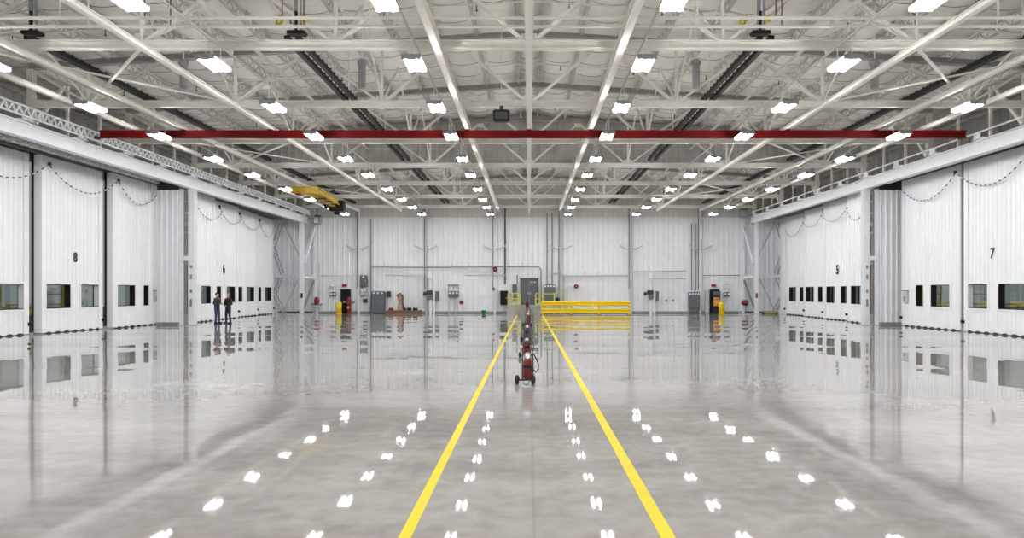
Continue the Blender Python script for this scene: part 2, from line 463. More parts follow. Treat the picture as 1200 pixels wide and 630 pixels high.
# black festoon busways
def busway(x, pair, label, y0=20.9):
    t = thing('festoon_track', label, 'cable track', (x, y0, 8.95), group='black cable tracks under the roof')
    xs = (-.16, .16) if pair else (0,)
    segs = [(y0, 33.6), (34.3, 40.3), (41.4, 47.0), (47.5, 53.6), (54.2, 60)]
    for a, b in segs:
        for q in xs:
            m = MB().bar((x+q, a, 8.98), (x+q, b, 8.98), .14 if pair else .26, .14)
            y = a + .2
            while y < b: m.bar((x+q, y, 9.05), (x+q, y, 9.13), .10, .03); y += .45
            child(t, 'track_section', m, black)
    for y in (21.2, 27.5, 34.4, 41.5, 47.6, 54.3): child(t, 'hanger', MB().tube((x, y, 9.06), (x, y, roofz(x)-.4), .025, 6), steel)
    return t
busway(-6.67, True, 'double black cable track left of centre under the roof')
busway(6.67, True, 'double black cable track right of centre under the roof')
busway(-14.1, False, 'single black cable track near the left doors under the roof')
busway(14.1, False, 'single black cable track near the right doors under the roof')
# end feeds with cable coils where the tracks start
def feed(x, label, coil=True):
    t = thing('cable_feed', label, 'cable feed', (x, 20.35, 8.85), group='cable feeds above the nearest truss')
    m = MB()
    for dx in (-.05, .09): m.bar((x+dx, 20.35, 8.95), (x+dx, 20.35, roofz(x)-.35), .09 if dx < 0 else .05, .07)
    child(t, 'conduit_riser', m, midgrey)
    child(t, 'junction_box', MB().cbox(x-.26, x+.24, 20.2, 20.5, 8.86, 8.96, .02), black)
    child(t, 'hanger_rod', MB().tube((x-.02, 20.3, 8.9), (x-.02, 20.3, 9.5), .04, 6), black)
    if coil:
        for k, dx in enumerate((-.85, .3)):
            m = MB()
            for j in range(3): m.torus((x+dx*(.75 if k else .5)-.07*j, 20.3+.04*j, 9.30-.07*j*(1 if k == 0 else -.3)), .085-.012*j, .035, 10, 5, 'y' if j % 2 else 'x')
            child(t, 'cable_coil', m, MATS['lime_cable'] if k == 0 else oliv)
    return t
mat('lime_cable', (.42, .42, .03), .5)
feed(-6.35, 'cable riser with lime coil at the start of the left double track')
feed(6.35, 'cable riser with lime coils at the start of the right double track')
feed(-13.6, 'thin black cable riser at the start of the far left single track', False)

# thin double cross pipes in front of the nearest truss
for y, z, k, nm in ((18.35, 8.6, .045, 'upper'), (18.95, 8.6, .045, 'lower')):
    t = thing('sprinkler_pipe', f'{nm} of the two thin pale cross pipes before the nearest truss', 'pipe', (0, y, z))
    child(t, 'pipe', MB().tube((-20, y, z), (20, y, z), k, 8), steel)
    for x in (-18,-15,-11.6,-9.5,-6.1,-3.95,3.95,6.1,9.5,11.6,15,18):
        child(t, 'drop_rod', MB().tube((x+.35*(y>18.5), y, z), (x+.35*(y>18.5), y, roofz(x)-.3), .018, 6), brown if abs(x) in (6.1, 9.5) else steel)
# sprinkler mains along the roof with branch lines
for s, nm in ((-1,'left'),(1,'right')):
    for x, z, r, q in ((3.1, 10.1, .08, 'inner'), (8.9, 9.7, .06, 'middle'), (12.2, 9.5, .07, 'outer')):
        single(MB().tube((s*x, 6, z), (s*x, 60, z), r, 8), 'sprinkler_main', f'{q} pale pipe running along the roof on the {nm} half', 'pipe', steel, (s*x, 6, z), 'pipes along the roof')
for k, y in enumerate((24.0, 30.6, 37.3, 43.9, 50.5)):
    m = MB()
    for s in (-1, 1): m.tube((0, y, roofz(0)-.62), (s*18.5, y, roofz(18.5)-.62), .032, 6)
    t = thing('branch_pipe', f'{ORD[k]} thin cross pipe under the roof insulation counted from the front', 'pipe', (0, y, roofz(0)-.62), group='branch pipes under the insulation')
    child(t, 'pipe', m, steel)
    for x in range(-17, 18, 3):
        child(t, 'sprinkler_head', MB().tube((x+.3, y, roofz(x)-.80), (x+.3, y, roofz(x)-.62), .018, 6).lathe((x+.3, y, roofz(x)-.83), [(.01,0),(.05,.01),(.05,.02),(.01,.03)], 8), dark)
# sway braces between trusses
for bi in range(2, 8):
    ya, yb = TY[bi], TY[bi+1]
    for x in (-16.2, -10.8, -5.4, 5.4, 10.8, 16.2):
        m = MB(); ym = (ya+yb)/2; zz = roofz(x)-.45
        nm = 'left' if x < 0 else 'right'
        p = {5.4:'innermost', 10.8:'middle', 16.2:'outermost'}[abs(x)]
        m.bar((x, ya+.1, BC+.14), (x, ym, zz), .06, .06); m.bar((x, yb-.1, BC+.14), (x, ym, zz), .06, .06)
        single(m, 'sway_brace', f'{p} inclined brace pair on the {nm} in the {ORD[bi-2]} truss bay', 'brace', steel, (x, ya, BC), 'sway braces between the trusses')
# flat X bracing in the chord plane at the edges
for bi in (2, 4, 6):
    for s, nm in ((-1,'left'),(1,'right')):
        ya, yb = TY[bi], TY[bi+1]; z = BC - .02
        m = MB().bar((s*10.9, ya+.13, z), (s*16.1, yb-.13, z), .09, .05).bar((s*16.1, ya+.13, z+.06), (s*10.9, yb-.13, z+.06), .09, .05)
        single(m, 'cross_brace', f'flat crossed brace at the {nm} of the {ORD[bi-2]} truss bay', 'brace', steel, (s*13.5, ya, z), 'flat crossed braces')
# four grey hanging drums and a black horn
for x, nm in ((-12.1,'far left'), (-5.85,'inner left'), (5.85,'inner right'), (12.1,'far right')):
    y = 26.0; t = thing('roof_duct', f'{nm} short grey vertical duct hanging below the roof', 'duct', (x, y, 8.95), group='grey hanging ducts')
    child(t, 'drum', MB().lathe((x, y, 8.95), [(.1,0),(.13,.02),(.13,.8),(.17,.84),(.17,.95),(.1,1.0)], 12), midgrey)
    child(t, 'rod', MB().tube((x, y, 9.95), (x, y, roofz(x)-.1), .03, 6), steel)
t = thing('loudspeaker', 'black box loudspeaker hanging under the third truss left of the central beam', 'loudspeaker', (-.98, 26.3, 7.8))
sx, sy, sz = -.98, 26.3, 7.85
child(t, 'cabinet', MB().cbox(sx-.3, sx+.3, sy-.2, sy+.2, sz, sz+.4, .05), black)
child(t, 'grille', MB().box(sx-.22, sx+.22, sy-.215, sy-.2, sz+.05, sz+.31), dark)
child(t, 'mount_bracket', MB().tube((sx, sy, sz+.36), (sx, sy, sz+.55), .07, 8), dark)
child(t, 'hanger_rod', MB().tube((sx, sy, sz+.5), (sx, sy, roofz(0)-.5), .012, 6), steel)

# red crane bridge
t = thing('crane_bridge', 'dark red crane beam spanning the hall below the trusses', 'crane', (0, 29.85, 8.0))
child(t, 'girder', MB().ibeam((-17.25, 29.85, 8.15), (17.55, 29.85, 8.15), .22, .29, .035), red)
for x in (-13.85, -10.35, -2.47, 0, 2.47, 10.35, 13.85):
    child(t, 'hanger_truck', MB().box(x-.1, x+.1, 29.6, 30.1, 8.295, 8.305), red)
for s in (-1, 1):
    child(t, 'bumper', MB().box(s*17.3, s*17.42, 29.72, 29.98, 7.96, 8.06), black)

# yellow hoist crane at the far left
hx = -13.8
t = thing('crane_trolley', 'yellow travelling crane trolley near the far left corner of the roof', 'crane', (hx, 47, 7.8))
zt = 8.02
child(t, 'bridge', MB().box(hx-.75, hx+.75, 45.5, 46.0, zt-.16, zt+.25).box(hx-.75, hx+.2, 45.45, 46.05, zt+.2, zt+.25), oliv)
child(t, 'boom', MB().ibeam((hx+.25, 46.0, zt-.02), (hx+.25, 51.3, zt-.12), .36, .42, .05), oliv)
child(t, 'boom', MB().ibeam((hx+.75, 46.0, zt), (hx+.75, 50.6, zt-.1), .26, .36, .05), oliv)
for y in (47.3, 48.8, 50.2): child(t, 'cross_tie', MB().box(hx+.1, hx+.85, y, y+.16, zt-.32, zt-.24), dark)
child(t, 'wheel_box', MB().cbox(hx-.5, hx-.15, 45.4, 45.9, zt-.28, zt-.17, .02), brred)
for y in (45.75, 50.9): child(t, 'hanger_bracket', MB().box(hx-.1, hx+.05, y-.1, y+.1, zt+.25, 8.305).box(hx-.1, hx+.3, y-.08, y+.08, zt+.15, zt+.26), dark)
h = child(t, 'hoist', MB().cbox(hx-.05, hx+.95, 51.3, 52.1, zt-.62, zt+.12, .06), black)
child(h, 'hook_block', MB().cbox(hx+.25, hx+.6, 51.5, 51.9, zt-.85, zt-.63, .04), black)
child(t, 'hoist', MB().cbox(hx-.15, hx+.1, 50.4, 50.9, zt-.5, zt-.1, .04), black)

# ------------------------------------------------------------------ high-bay lights
LX = [-14.3, -8.33, -3.03, 3.03, 8.33, 14.3]
LY = [57.5, 52.8, 48.4, 43.5, 38.3, 33.6, 28.7, 24.19, 19.6, 15.27, 10.7, 6.1, 1.5, -3.2]
ZB = 7.80
def make_light():
    t = thing('high_bay_light', '', 'ceiling light', (LX[0], LY[0], ZB), group='high bay lights')
    m = MB().box(-.25, .25, -.56, -.53, .0, .13).box(-.25, .25, .53, .56, .0, .13).box(-.04, .04, -.53, .53, .03, .14)
    for q in (-1, 1): m.add([(q*.03,-.53,.13),(q*.03,.53,.13),(q*.235,.53,.10),(q*.235,-.53,.10),(q*.03,-.53,.145),(q*.03,.53,.145),(q*.235,.53,.115),(q*.235,-.53,.115)], [(0,1,2,3),(4,7,6,5),(0,4,5,1),(3,2,6,7),(0,3,7,4),(1,5,6,2)])
    m.build('housing', midgrey, t)
    for q in (-1, 1):
        MB().cbox(q*.15-.05, q*.15+.05, -.50, .50, -.02, .05, .02).build('lamp', lampm, t)
    for y in (-.45, .45):
        MB().tube((0,y,.13),(0,y,.62),.012,5).build('hanger_rod', steel, t)
    return t
lt = make_light()
SIDE = ['far left', 'second from left', 'third from left', 'third from right', 'second from right', 'far right']
first = True
rows = sorted(LY)
for y in LY:
    k = rows.index(y)
    for i, x in enumerate(LX):
        if k < 4: lab = f'bright high bay light, {SIDE[i]} in {ORD[k]} row counted from behind the viewpoint'
        elif k == 13: lab = f'bright high bay light, {SIDE[i]} in the farthest row by the far wall'
        elif k == 12: lab = f'bright high bay light, {SIDE[i]} in the row before the farthest'
        else: lab = f'bright high bay light, {SIDE[i]} in the {ORD[k-4]} row visible from the top'
        if first: lt.location = (x, y, ZB); lt['label'] = lab; first = False
        else: dup(lt, (x, y, ZB), lab)
for i, x in enumerate(LX):
    t = thing('light_conduit', f'thin conduit carrying the {SIDE[i]} line of high bay lights', 'conduit', (x, 0, 8.45), group='conduits of the lights')
    child(t, 'conduit', MB().box(x-.02, x+.02, -4, 58.2, 8.43, 8.47), joistm)
    for y in TY: child(t, 'strap', MB().box(x-.05, x+.05, y-.03, y+.03, 8.47, 8.6), steel)

# ------------------------------------------------------------------ column lines, girders, soffits, doors
def W(sd, X, Y0):                  # door-leaf space (u along hall, d towards the room) -> world
    return lambda u, d, z: (sd*(X - d), Y0 + u, z)
def wbox(mb, fn, u0, u1, d0, d1, z0, z1):
    pts = [fn(u, d, z) for z in (z0, z1) for u, d in ((u0,d0),(u1,d0),(u1,d1),(u0,d1))]
    return mb.add(pts, [(0,3,2,1),(4,5,6,7),(0,1,5,4),(1,2,6,5),(2,3,7,6),(3,0,4,7)])
WZ0, WZ1 = 1.09, 2.16
DOORN = [0]
WINN = [0]
def leaf(sd, X, y0, y1, wins, label, number=None, numpos=None, panel=None, near=.19, nsize=.62, nbold=.012):
    DOORN[0] += 1
    t = thing(f'door_{DOORN[0]}', label, 'hangar door', (sd*X, y0, 0), kind='structure')
    fn = W(sd, X, 0); TOP = 7.72
    m = MB(); P, D = .30, .03; back = .17
    m.ribs(y0+.34, y1-.34, .03, WZ0-.08, P, D, fn, back)
    m.ribs(y0+.34, y1-.34, WZ1+.08, TOP, P, D, fn, back)
    e = [y0+.34] + [q for a, b in wins for q in (a-.08, b+.08)] + [y1-.34]
    for a, b in zip(e[0::2], e[1::2]):
        if b - a > .03: m.ribs(a, b, WZ0-.08, WZ1+.08, P, D, fn, back)
    child(t, 'panel', m, doorw)
    child(t, 'edge_stile', wbox(MB(), fn, y0+.02, y0+.34, -near, .05, .06, TOP), doorw)
    child(t, 'edge_stile', wbox(MB(), fn, y1-.34, y1-.02, -.19, .05, .03, TOP), doorw)
    # black seals on the meeting edge and a scalloped floor seal
    child(t, 'edge_seal', wbox(MB(), fn, y1-.02, y1+.04, -.19, -.02, .16, TOP), rubber)
    child(t, 'edge_seal', wbox(MB(), fn, y0+.03, y0+.12, -near-.12, -near, .16, TOP), rubber)
    s = MB(); n = int((y1-y0-.7)*16); us = [y0+.36 + (y1-y0-.72)*k/n for k in range(n+1)]
    vs = []; fs = []
    for u in us:
        zt_ = .008 + .075*(max(0, math.sin(2*PI*u/.62) + .55)/1.55)**.8
        vs += [fn(u,.065,.004), fn(u,.065,zt_), fn(u,-.1,.004), fn(u,-.1,zt_)]
    for k in range(n):
        a, b = 4*k, 4*k+4
        fs += [(a,b,b+1,a+1),(a+2,a+3,b+3,b+2),(a+1,b+1,b+3,a+3),(a,a+2,b+2,b)]
    s.add(vs, fs + [(0,1,3,2),(4*n,4*n+2,4*n+3,4*n+1)])
    child(t, 'floor_seal', s, rubber)
    child(t, 'bottom_guide', wbox(MB(), fn, y1-.10, y1+.1, .05, .13, .38, .52), black)
    for a, b in wins:
        f = MB()
        # white flat casing and black reveal
        wbox(f, fn, a-.1, b+.1, -.17, .045, WZ1+.005, WZ1+.10); wbox(f, fn, a-.1, b+.1, -.17, .055, WZ0-.10, WZ0-.005)
        wbox(f, fn, a-.1, a-.005, -.17, .045, WZ0-.01, WZ1+.01); wbox(f, fn, b+.005, b+.1, -.17, .045, WZ0-.01, WZ1+.01)
        wf = child(t, 'window_frame', f, doorw)
        g = MB()
        wbox(g, fn, a, b, -.24, .025, WZ1-.03, WZ1+.004); wbox(g, fn, a, b, -.24, .03, WZ0-.004, WZ0+.03)
        wbox(g, fn, a-.004, a+.03, -.24, .025, WZ0, WZ1); wbox(g, fn, b-.03, b+.004, -.24, .025, WZ0, WZ1)
        child(wf, 'gasket', g, black)
        child(wf, 'pane', wbox(MB(), fn, a+.03, b-.03, -.235, -.222, WZ0+.03, WZ1-.03), glass)
    if number:
        c = bpy.data.curves.new('number', 'FONT'); c.body = number; c.size = nsize; c.extrude = .004; c.align_x = 'CENTER'; c.align_y = 'CENTER'
        c.offset = nbold; c.materials.append(black)
        o = bpy.data.objects.new('door_number', c); C.objects.link(o); o.parent = t
        p = Vector(fn(numpos[0], .042, numpos[1])) - Vector((sd*X, y0, 0))
        o.location = p; o.rotation_euler = (PI/2, 0, PI/2 if sd < 0 else -PI/2)
    if panel:
        a, b, z0, z1 = panel
        q = child(t, 'control_box', wbox(MB(), fn, a, b, .035, .14, z0, z1), ltgrey)
        child(q, 'button_panel', wbox(MB(), fn, a+.06, b-.08, .14, .155, z0+.05, z0+(z1-z0)*.55), midgrey)
        child(q, 'hood', wbox(MB(), fn, a-.05, b+.05, .035, .2, z1, z1+.05), midgrey)
    return t
# left, near bay
leaf(-1, 21.4, 26.9, 31.72, [(27.6, 28.9), (29.75, 31.45)], 'left near-bay hangar door leaf cut by the left edge of the photo')
leaf(-1, 21.0, 31.9, 36.5, [(32.2, 33.95), (34.75, 36.2)], 'left near-bay hangar door leaf bearing the number 8', '8', (34.3, 3.39), near=.29)
leaf(-1, 20.65, 36.72, 41.9, [(37.2, 38.85), (39.7, 40.25)], 'left near-bay hangar door leaf with the small control box', panel=(40.75, 41.05, 1.25, 1.85), near=.25)
# left, far bay
leaf(-1, 19.8, 43.0, 46.75, [(44.75, 46.1)], 'left far-bay hangar door leaf just past the double column')
leaf(-1, 20.3, 47.75, 51.75, [(48.15, 48.85), (49.75, 51.15)], 'left far-bay hangar door leaf with number 6 behind the two people', '6', (49.3, 3.3), nsize=.8, nbold=.03)
leaf(-1, 20.7, 52.2, 56.5, [(52.65, 53.5), (54.3, 55.8)], 'third left far-bay hangar door leaf past the people')
leaf(-1, 21.0, 56.9, 60.9, [(57.5, 58.1), (58.9, 60.3)], 'farthest left hangar door leaf beside the corner bracing')
# right, near bay
leaf(1, 20.0, 29.3, 34.1, [(29.9, 31.6), (32.35, 33.85)], 'right near-bay hangar door leaf bearing the number 7', '7', (32.0, 3.47))
leaf(1, 19.97, 34.28, 39.7, [(35.2, 36.85), (37.55, 38.25)], 'right near-bay hangar door leaf with the small control box', panel=(39.05, 39.4, 1.25, 1.85), near=.04)
# right, far bay
leaf(1, 19.3, 41.9, 44.95, [(43.05, 44.45)], 'right far-bay hangar door leaf just past the double column')
leaf(1, 19.8, 45.15, 49.9, [(46.2, 47.1), (48.0, 49.35)], 'right far-bay hangar door leaf bearing the number 5', '5', (47.6, 3.2), nsize=.8, nbold=.03)
leaf(1, 20.2, 50.05, 54.4, [(51.0, 51.8), (52.55, 54.05)], 'third right far-bay hangar door leaf past the column')
leaf(1, 20.6, 54.55, 59.6, [(55.65, 56.4), (57.2, 58.7)], 'farthest right hangar door leaf beside the corner bracing')

for sd, nm in ((-1,'left'), (1,'right')):
    GX = 18.4
    t = thing('eave_girder', f'white steel girder along the {nm} column line above the doors', 'girder', (sd*GX, 24, 7.42), kind='structure')
    child(t, 'girder', MB().ibeam((sd*GX, 6, 7.70), (sd*GX, 61.6, 7.70), .34, .56, .04), steelw)
    # soffit of corrugated deck from girder to outer wall, head track over the doors
    s = MB(); vs = []; fs = []; y = 6.0; prof = []
    while y < YW-.1: prof += [(y,0),(y+.17,0),(y+.21,.07),(y+.36,.07)]; y += .42
    for y, d in prof: vs += [(sd*18.56, y, 7.93-d), (sd*(XO-.12), y, 7.93-d), (sd*18.56, y, 8.0), (sd*(XO-.12), y, 8.0)]
    for k in range(len(prof)-1):
        a, b = 4*k, 4*k+4; fs += [(a,b,b+1,a+1),(a+2,a+3,b+3,b+2),(a,a+2,b+2,b),(a+1,b+1,b+3,a+3)]
    s.add(vs, fs)
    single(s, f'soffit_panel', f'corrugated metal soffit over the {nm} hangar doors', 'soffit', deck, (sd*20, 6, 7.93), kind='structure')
    t = thing('door_head_track', f'ribbed dark guide track above the {nm} hangar doors', 'door track', (sd*20.2, 24, 7.74), kind='structure')
    for X in (19.1, 19.75, 20.4, 21.05, 21.6):
        m = MB().chan((sd*X, 24.6, 7.80), (sd*X, 61.5, 7.80), .09, .10, .015)
        child(t, 'rail', m, midgrey)
    hbx = 20.05 if sd < 0 else 19.35
    t = thing('head_beam', f'pale ribbed beam running over the {nm} near-bay hangar doors', 'beam', (sd*hbx, 22, 7.66), kind='structure')
    m = MB().box(sd*hbx-.06, sd*hbx+.06, 22, 40.2, 7.70, 7.80); y = 22.1
    while y < 40.1: m.box(sd*hbx-.08, sd*hbx+.08, y, y+.11, 7.64, 7.84); y += .27
    child(t, 'beam', m, steel)
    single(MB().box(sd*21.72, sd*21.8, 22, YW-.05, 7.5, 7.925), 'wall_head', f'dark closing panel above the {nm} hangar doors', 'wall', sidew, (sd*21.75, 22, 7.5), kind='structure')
    cx_, cy_ = (21.15, 61.05) if sd < 0 else (20.75, 59.75)
    m = MB().ribs(cy_, YW-.06, 0, 7.9, .42, .05, lambda u, d, z, sd=sd, cx_=cx_: (sd*(cx_-d), u, z), .08)
    m.box(sd*cx_, sd*21.8, cy_, cy_+.06, 0, 7.9)
    single(m, 'wall_corner', f'ribbed wall panel in the far {nm} corner recess', 'wall', white, (sd*cx_, cy_, 0), kind='structure')
    # return panels beside the double column
    for yy, xa, xb, pn in ((40.40, 19.08, 20.25, 'mid'), (21.2, 19.08, 21.9, 'near')):
        if sd > 0 and pn == 'mid': xa, xb, yy = 19.08, 20.5, 40.40
        fnp = lambda u, d, z, sd=sd, yy=yy: (sd*u, yy - d, z)
        t = thing('wall_return', f'narrow ribbed white wall return beside the {pn} {nm} double column', 'wall', (sd*xa, yy, 0), kind='structure')
        child(t, 'siding', MB().ribs(xa, xb, .16, 7.35, .30, .04, fnp, .08), doorw)
        child(t, 'base_strip', MB().box(sd*xa, sd*xb, yy-.06, yy+.08, 0, .16), base_m)
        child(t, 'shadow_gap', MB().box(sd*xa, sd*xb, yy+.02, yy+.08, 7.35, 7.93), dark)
    # columns
    for k, (y, q) in enumerate(((20.75, 'near'), (40.6, 'middle'), (60.4, 'far'))):
        wide = y < 50
        cx = sd*18.57 if wide else sd*18.5
        t = thing('steel_column', f'{q} white steel column carrying the {nm} eave girder', 'column', (cx, y, 0), kind='structure')
        if wide:
            child(t, 'inner_shaft', MB().ibeam((cx - sd*.18, y, 0), (cx - sd*.18, y, 7.42), .34, .38, .03, up=(0,1,0)), steelw)
            child(t, 'outer_shaft', MB().ibeam((cx + sd*.36, y, 0), (cx + sd*.36, y, 7.42), .24, .34, .03, up=(0,1,0)), steelw)
            child(t, 'web_plate', MB().box(min(cx, cx+sd*.24), max(cx, cx+sd*.24), y-.05, y-.02, .1, 7.4), galv)
            child(t, 'batten', MB().box(min(cx-sd*.1, cx+sd*.3), max(cx-sd*.1, cx+sd*.3), y-.23, y-.195, 3.5, 3.75), steelw)
            for z, hh, w_ in ((.6, 2.7, .05), (3.9, 1.1, .07), (5.1, .3, .05), (5.6, .45, .06), (6.2, .5, .08), (6.8, .3, .05)):
                child(t, 'conduit_box', MB().cbox(cx + sd*.12 - w_, cx + sd*.12 + w_, y-.16, y-.05, z, z+hh, .02), MATS['brown_grey'] if z < 1 else midgrey)
            for z, hh in ((1.0, .42), (1.75, .18), (2.5, .25), (3.1, .14)):
                child(t, 'outlet_box', MB().cbox(cx - sd*.18-.05, cx - sd*.18+.05, y-.25, y-.19, z, z+hh, .01), midgrey)
            child(t, 'base_plate', MB().box(cx-.5, cx+.5, y-.32, y+.32, 0, .03), galv)
        else:
            child(t, 'shaft', MB().ibeam((cx, y, 0), (cx, y, 7.42), .30, .30, .025, up=(0,1,0)), steelw)
            child(t, 'base_plate', MB().box(cx-.3, cx+.3, y-.3, y+.3, 0, .03), galv)
            child(t, 'call_box', MB().cbox(cx-.06-sd*.05, cx+.08-sd*.05, y-.23, y-.16, 1.3, 1.7, .01), black if sd < 0 else brred)
    # posts and knees between girder and trusses
    for bi in range(3, 9):
        for q in (0, 1/3, 2/3):
            y = TY[bi-1] + q*(TY[bi]-TY[bi-1])
            if q == 0: continue
            single(MB().bar((sd*18.35, y, 7.98), (sd*18.35, y, topz(18.35)-.1), .10, .10), 'girt_post', f'{ORD[0] if q<.5 else ORD[1]} thin post above the {nm} girder in truss bay {bi-2}', 'post', steel, (sd*18.35, y, 7.98), f'thin posts above the {nm} girder')
        m = MB().bar((sd*18.3, TY[bi-1]+.2, 8.05), (sd*18.3, TY[bi-1]+1.9, topz(18.3)-.2), .14, .12)
        m2 = MB().bar((sd*18.25, TY[bi-1], 8.1), (sd*16.25, TY[bi-1], topz(16)-.3), .14, .12)
        single(m, 'knee_brace', f'inclined knee brace above the {nm} girder in truss bay {bi-2}', 'brace', steel, (sd*18.3, TY[bi-1], 8.05), f'knee braces above the {nm} girder')
    # eave strut at roof level
    single(MB().ibeam((sd*18.55, 6, 10.3), (sd*18.55, 61, 10.3), .2, .25, .03), 'eave_strut', f'steel eave strut high along the {nm} column line', 'beam', steel, (sd*18.55, 6, 10.3))

# zigzag lattice cable ladder on the left girder, thin rail on the right girder
lx = -18.02
t = thing('lattice_rail', 'white zigzag lattice rail running along the left eave girder', 'rail', (lx, 21, 8.12))
m = MB().bar((lx, 12, 8.11), (lx, 61, 8.11), .09, .05).bar((lx, 12, 8.45), (lx, 61, 8.45), .09, .06)
child(t, 'rail_chord', m, steelw)
m = MB(); y = 12.0; k = 0
while y < 60.8:
    m.bar((lx, y, 8.12 if k % 2 == 0 else 8.44), (lx, y+.19, 8.44 if k % 2 == 0 else 8.12), .06, .05); y += .19; k += 1
child(t, 'lacing', m, steelw)
for y in [13.5 + 3.3*k for k in range(15)]:
    child(t, 'bracket', MB().box(lx-.2, lx+.02, y-.35, y+.35, 7.98, 8.0).bar((lx, y-.25, 7.99), (lx, y, 8.12), .05, .05).bar((lx, y+.25, 7.99), (lx, y, 8.12), .05, .05).box(lx-.05, lx-.02, y-.25, y+.25, 7.98, 8.1), steelw)
rx = 18.1
t = thing('guard_rail', 'thin white rail on brackets along the right eave girder', 'rail', (rx, 21, 8.2))
child(t, 'rail', MB().tube((rx, 12, 8.24), (rx, 61, 8.24), .035, 6), steelw)
for y in [13.5 + 3.3*k for k in range(15)]:
    child(t, 'bracket', MB().box(rx-.02, rx+.2, y-.35, y+.35, 7.98, 8.02).box(rx-.02, rx+.02, y-.22, y+.22, 8.02, 8.21), steelw)

# festoon cables on the doors
def swag(sd, a, b, label, sagd=.88):
    (ya, xa, za), (yb, xb, zb) = a, b
    t = thing('festoon_cable', label, 'cable', (sd*xa, ya, za), group='festoon cables on the hangar doors')
    pts = []
    for k in range(25):
        q = k/24; xq = xa + (xb-xa)*(q if xb <= xa else max(0, (q-.88)/.12)); yq = ya + (yb-ya-.12)*q + .02
        pts.append((sd*xq, yq, za + (zb-za)*q - sagd*4*q*(1-q)))
    child(t, 'cable', MB().path(pts, .028, 6), cablem)
    child(t, 'hook', MB().ball((sd*xa, ya, za+.06), .09, 8), dark)
def swags(sd, anchors, names):
    for (a, b), n_ in zip(zip(anchors, anchors[1:]), names): swag(sd, a, b, n_)
swags(-1, [(27.2, 21.22, 7.3), (32.2, 20.8, 7.3), (37.0, 20.45, 7.3), (41.0, 20.45, 7.25)],
      ['striped cable swag at the top of the left-edge hangar door', 'striped cable swag at the top of the number 8 door', 'striped cable swag at the top of the left door with control box'])
swags(-1, [(43.6, 19.6, 7.0), (48.1, 20.05, 7.28), (52.5, 20.45, 7.28), (57.2, 20.75, 7.25), (60.5, 20.8, 6.8)],
      ['striped cable swag on the left door just past the column', 'striped cable swag at the top of the number 6 door', 'striped cable swag on the third left far door', 'striped cable swag on the farthest left door'])
swags(1, [(29.5, 19.8, 7.3), (34.4, 19.75, 7.3), (39.4, 19.72, 7.2)],
      ['striped cable swag at the top of the number 7 door', 'striped cable swag at the top of the right door with control box'])
swags(1, [(42.2, 19.1, 6.6), (45.2, 19.5, 7.2), (50.2, 19.9, 7.25), (54.7, 20.3, 7.25), (59.2, 20.4, 6.7)],
      ['striped cable swag on the right door just past the column', 'striped cable swag at the top of the number 5 door', 'striped cable swag on the third right far door', 'striped cable swag on the farthest right door'])

# corner bracing at the far ends of the column lines
def laced(m, p, q, w=.28, r=.045):
    d, a, b, L = MB.frame(p, q, (0,1,0)); p = Vector(p); q = Vector(q)
    n = max(2, int(L/.22)); s1 = a*w/2
    m.bar(p+s1, q+s1, r*1.6, r*1.6); m.bar(p-s1, q-s1, r*1.6, r*1.6)
    for k in range(n):
        u, v = p + (q-p)*k/n, p + (q-p)*(k+1)/n
        m.bar(u + s1*(1 if k % 2 else -1), v - s1*(1 if k % 2 else -1), r, r)
for sd, nm in ((-1,'left'),(1,'right')):
    cxw, cyw = sd*17.95, YW-.25
    t = thing('corner_bracing', f'white steel bracing frame in the far {nm} corner', 'bracing', (sd*18.4, 61, 0), kind='structure')
    child(t, 'wall_post', MB().ibeam((cxw, cyw, 0), (cxw, cyw, 7.9), .2, .26, .03, up=(0,1,0)), steelw)
    child(t, 'cross_beam', MB().ibeam((sd*18.3, 60.55, 3.05), (cxw, cyw-.05, 3.05), .2, .28, .03), steelw)
    child(t, 'upper_diagonal', MB().bar((sd*18.35, 60.55, 4.1), (sd*18.0, cyw-.05, 7.2), .2, .2), steelw)
    child(t, 'lower_diagonal', MB().bar((sd*18.35, 60.55, .5), (sd*18.0, cyw-.05, 2.8), .14, .12), midgrey)
    child(t, 'outer_beam', MB().ibeam((sd*18.6, 61.3, 3.1), (sd*21.3, 61.3, 3.1), .2, .2, .03), steelw)
    Yb = 61.4
    pts = [(20.5, 7.4), (21.15, 5.45), (20.4, 3.3), (21.05, 1.57), (20.2, .05)]
    for a, b in zip(pts, pts[1:]):
        m = MB(); laced(m, (sd*a[0], Yb, a[1]), (sd*b[0], Yb, b[1])); child(t, 'laced_strut', m, galv)
    child(t, 'tie_rod', MB().tube((sd*20.4, Yb, .05), (sd*19.3, 62.2, 2.9), .035, 6).tube((sd*18.7, Yb, 4.2), (sd*20.3, Yb, 7.5), .05, 6), galv)

# ------------------------------------------------------------------ far wall fittings (pixel-measured on the wall plane)
S = F/YW
def bx(px): return (px - VX)/S
def bz(py): return CH - (py - VY)/S
def wallbox(m, x0, x1, y0, y1, d0=.04, d1=.3, c=0):
    "px box on the far wall, standing d0..d1 in front of it"
    a, b, z0, z1 = bx(x0), bx(x1), bz(y1), bz(y0)
    return m.cbox(a, b, YW-d1, YW-d0, z0, z1, c) if c else m.box(a, b, YW-d1, YW-d0, z0, z1)
def wpipe(m, pts, r=.05, d=.12): return m.path([(bx(x), YW-d, bz(y)) for x, y in pts], r, 8)
def wt(name, label, cat, px, py, group=None): return thing(name, label, cat, (bx(px), YW-.1, bz(py)), group=group)

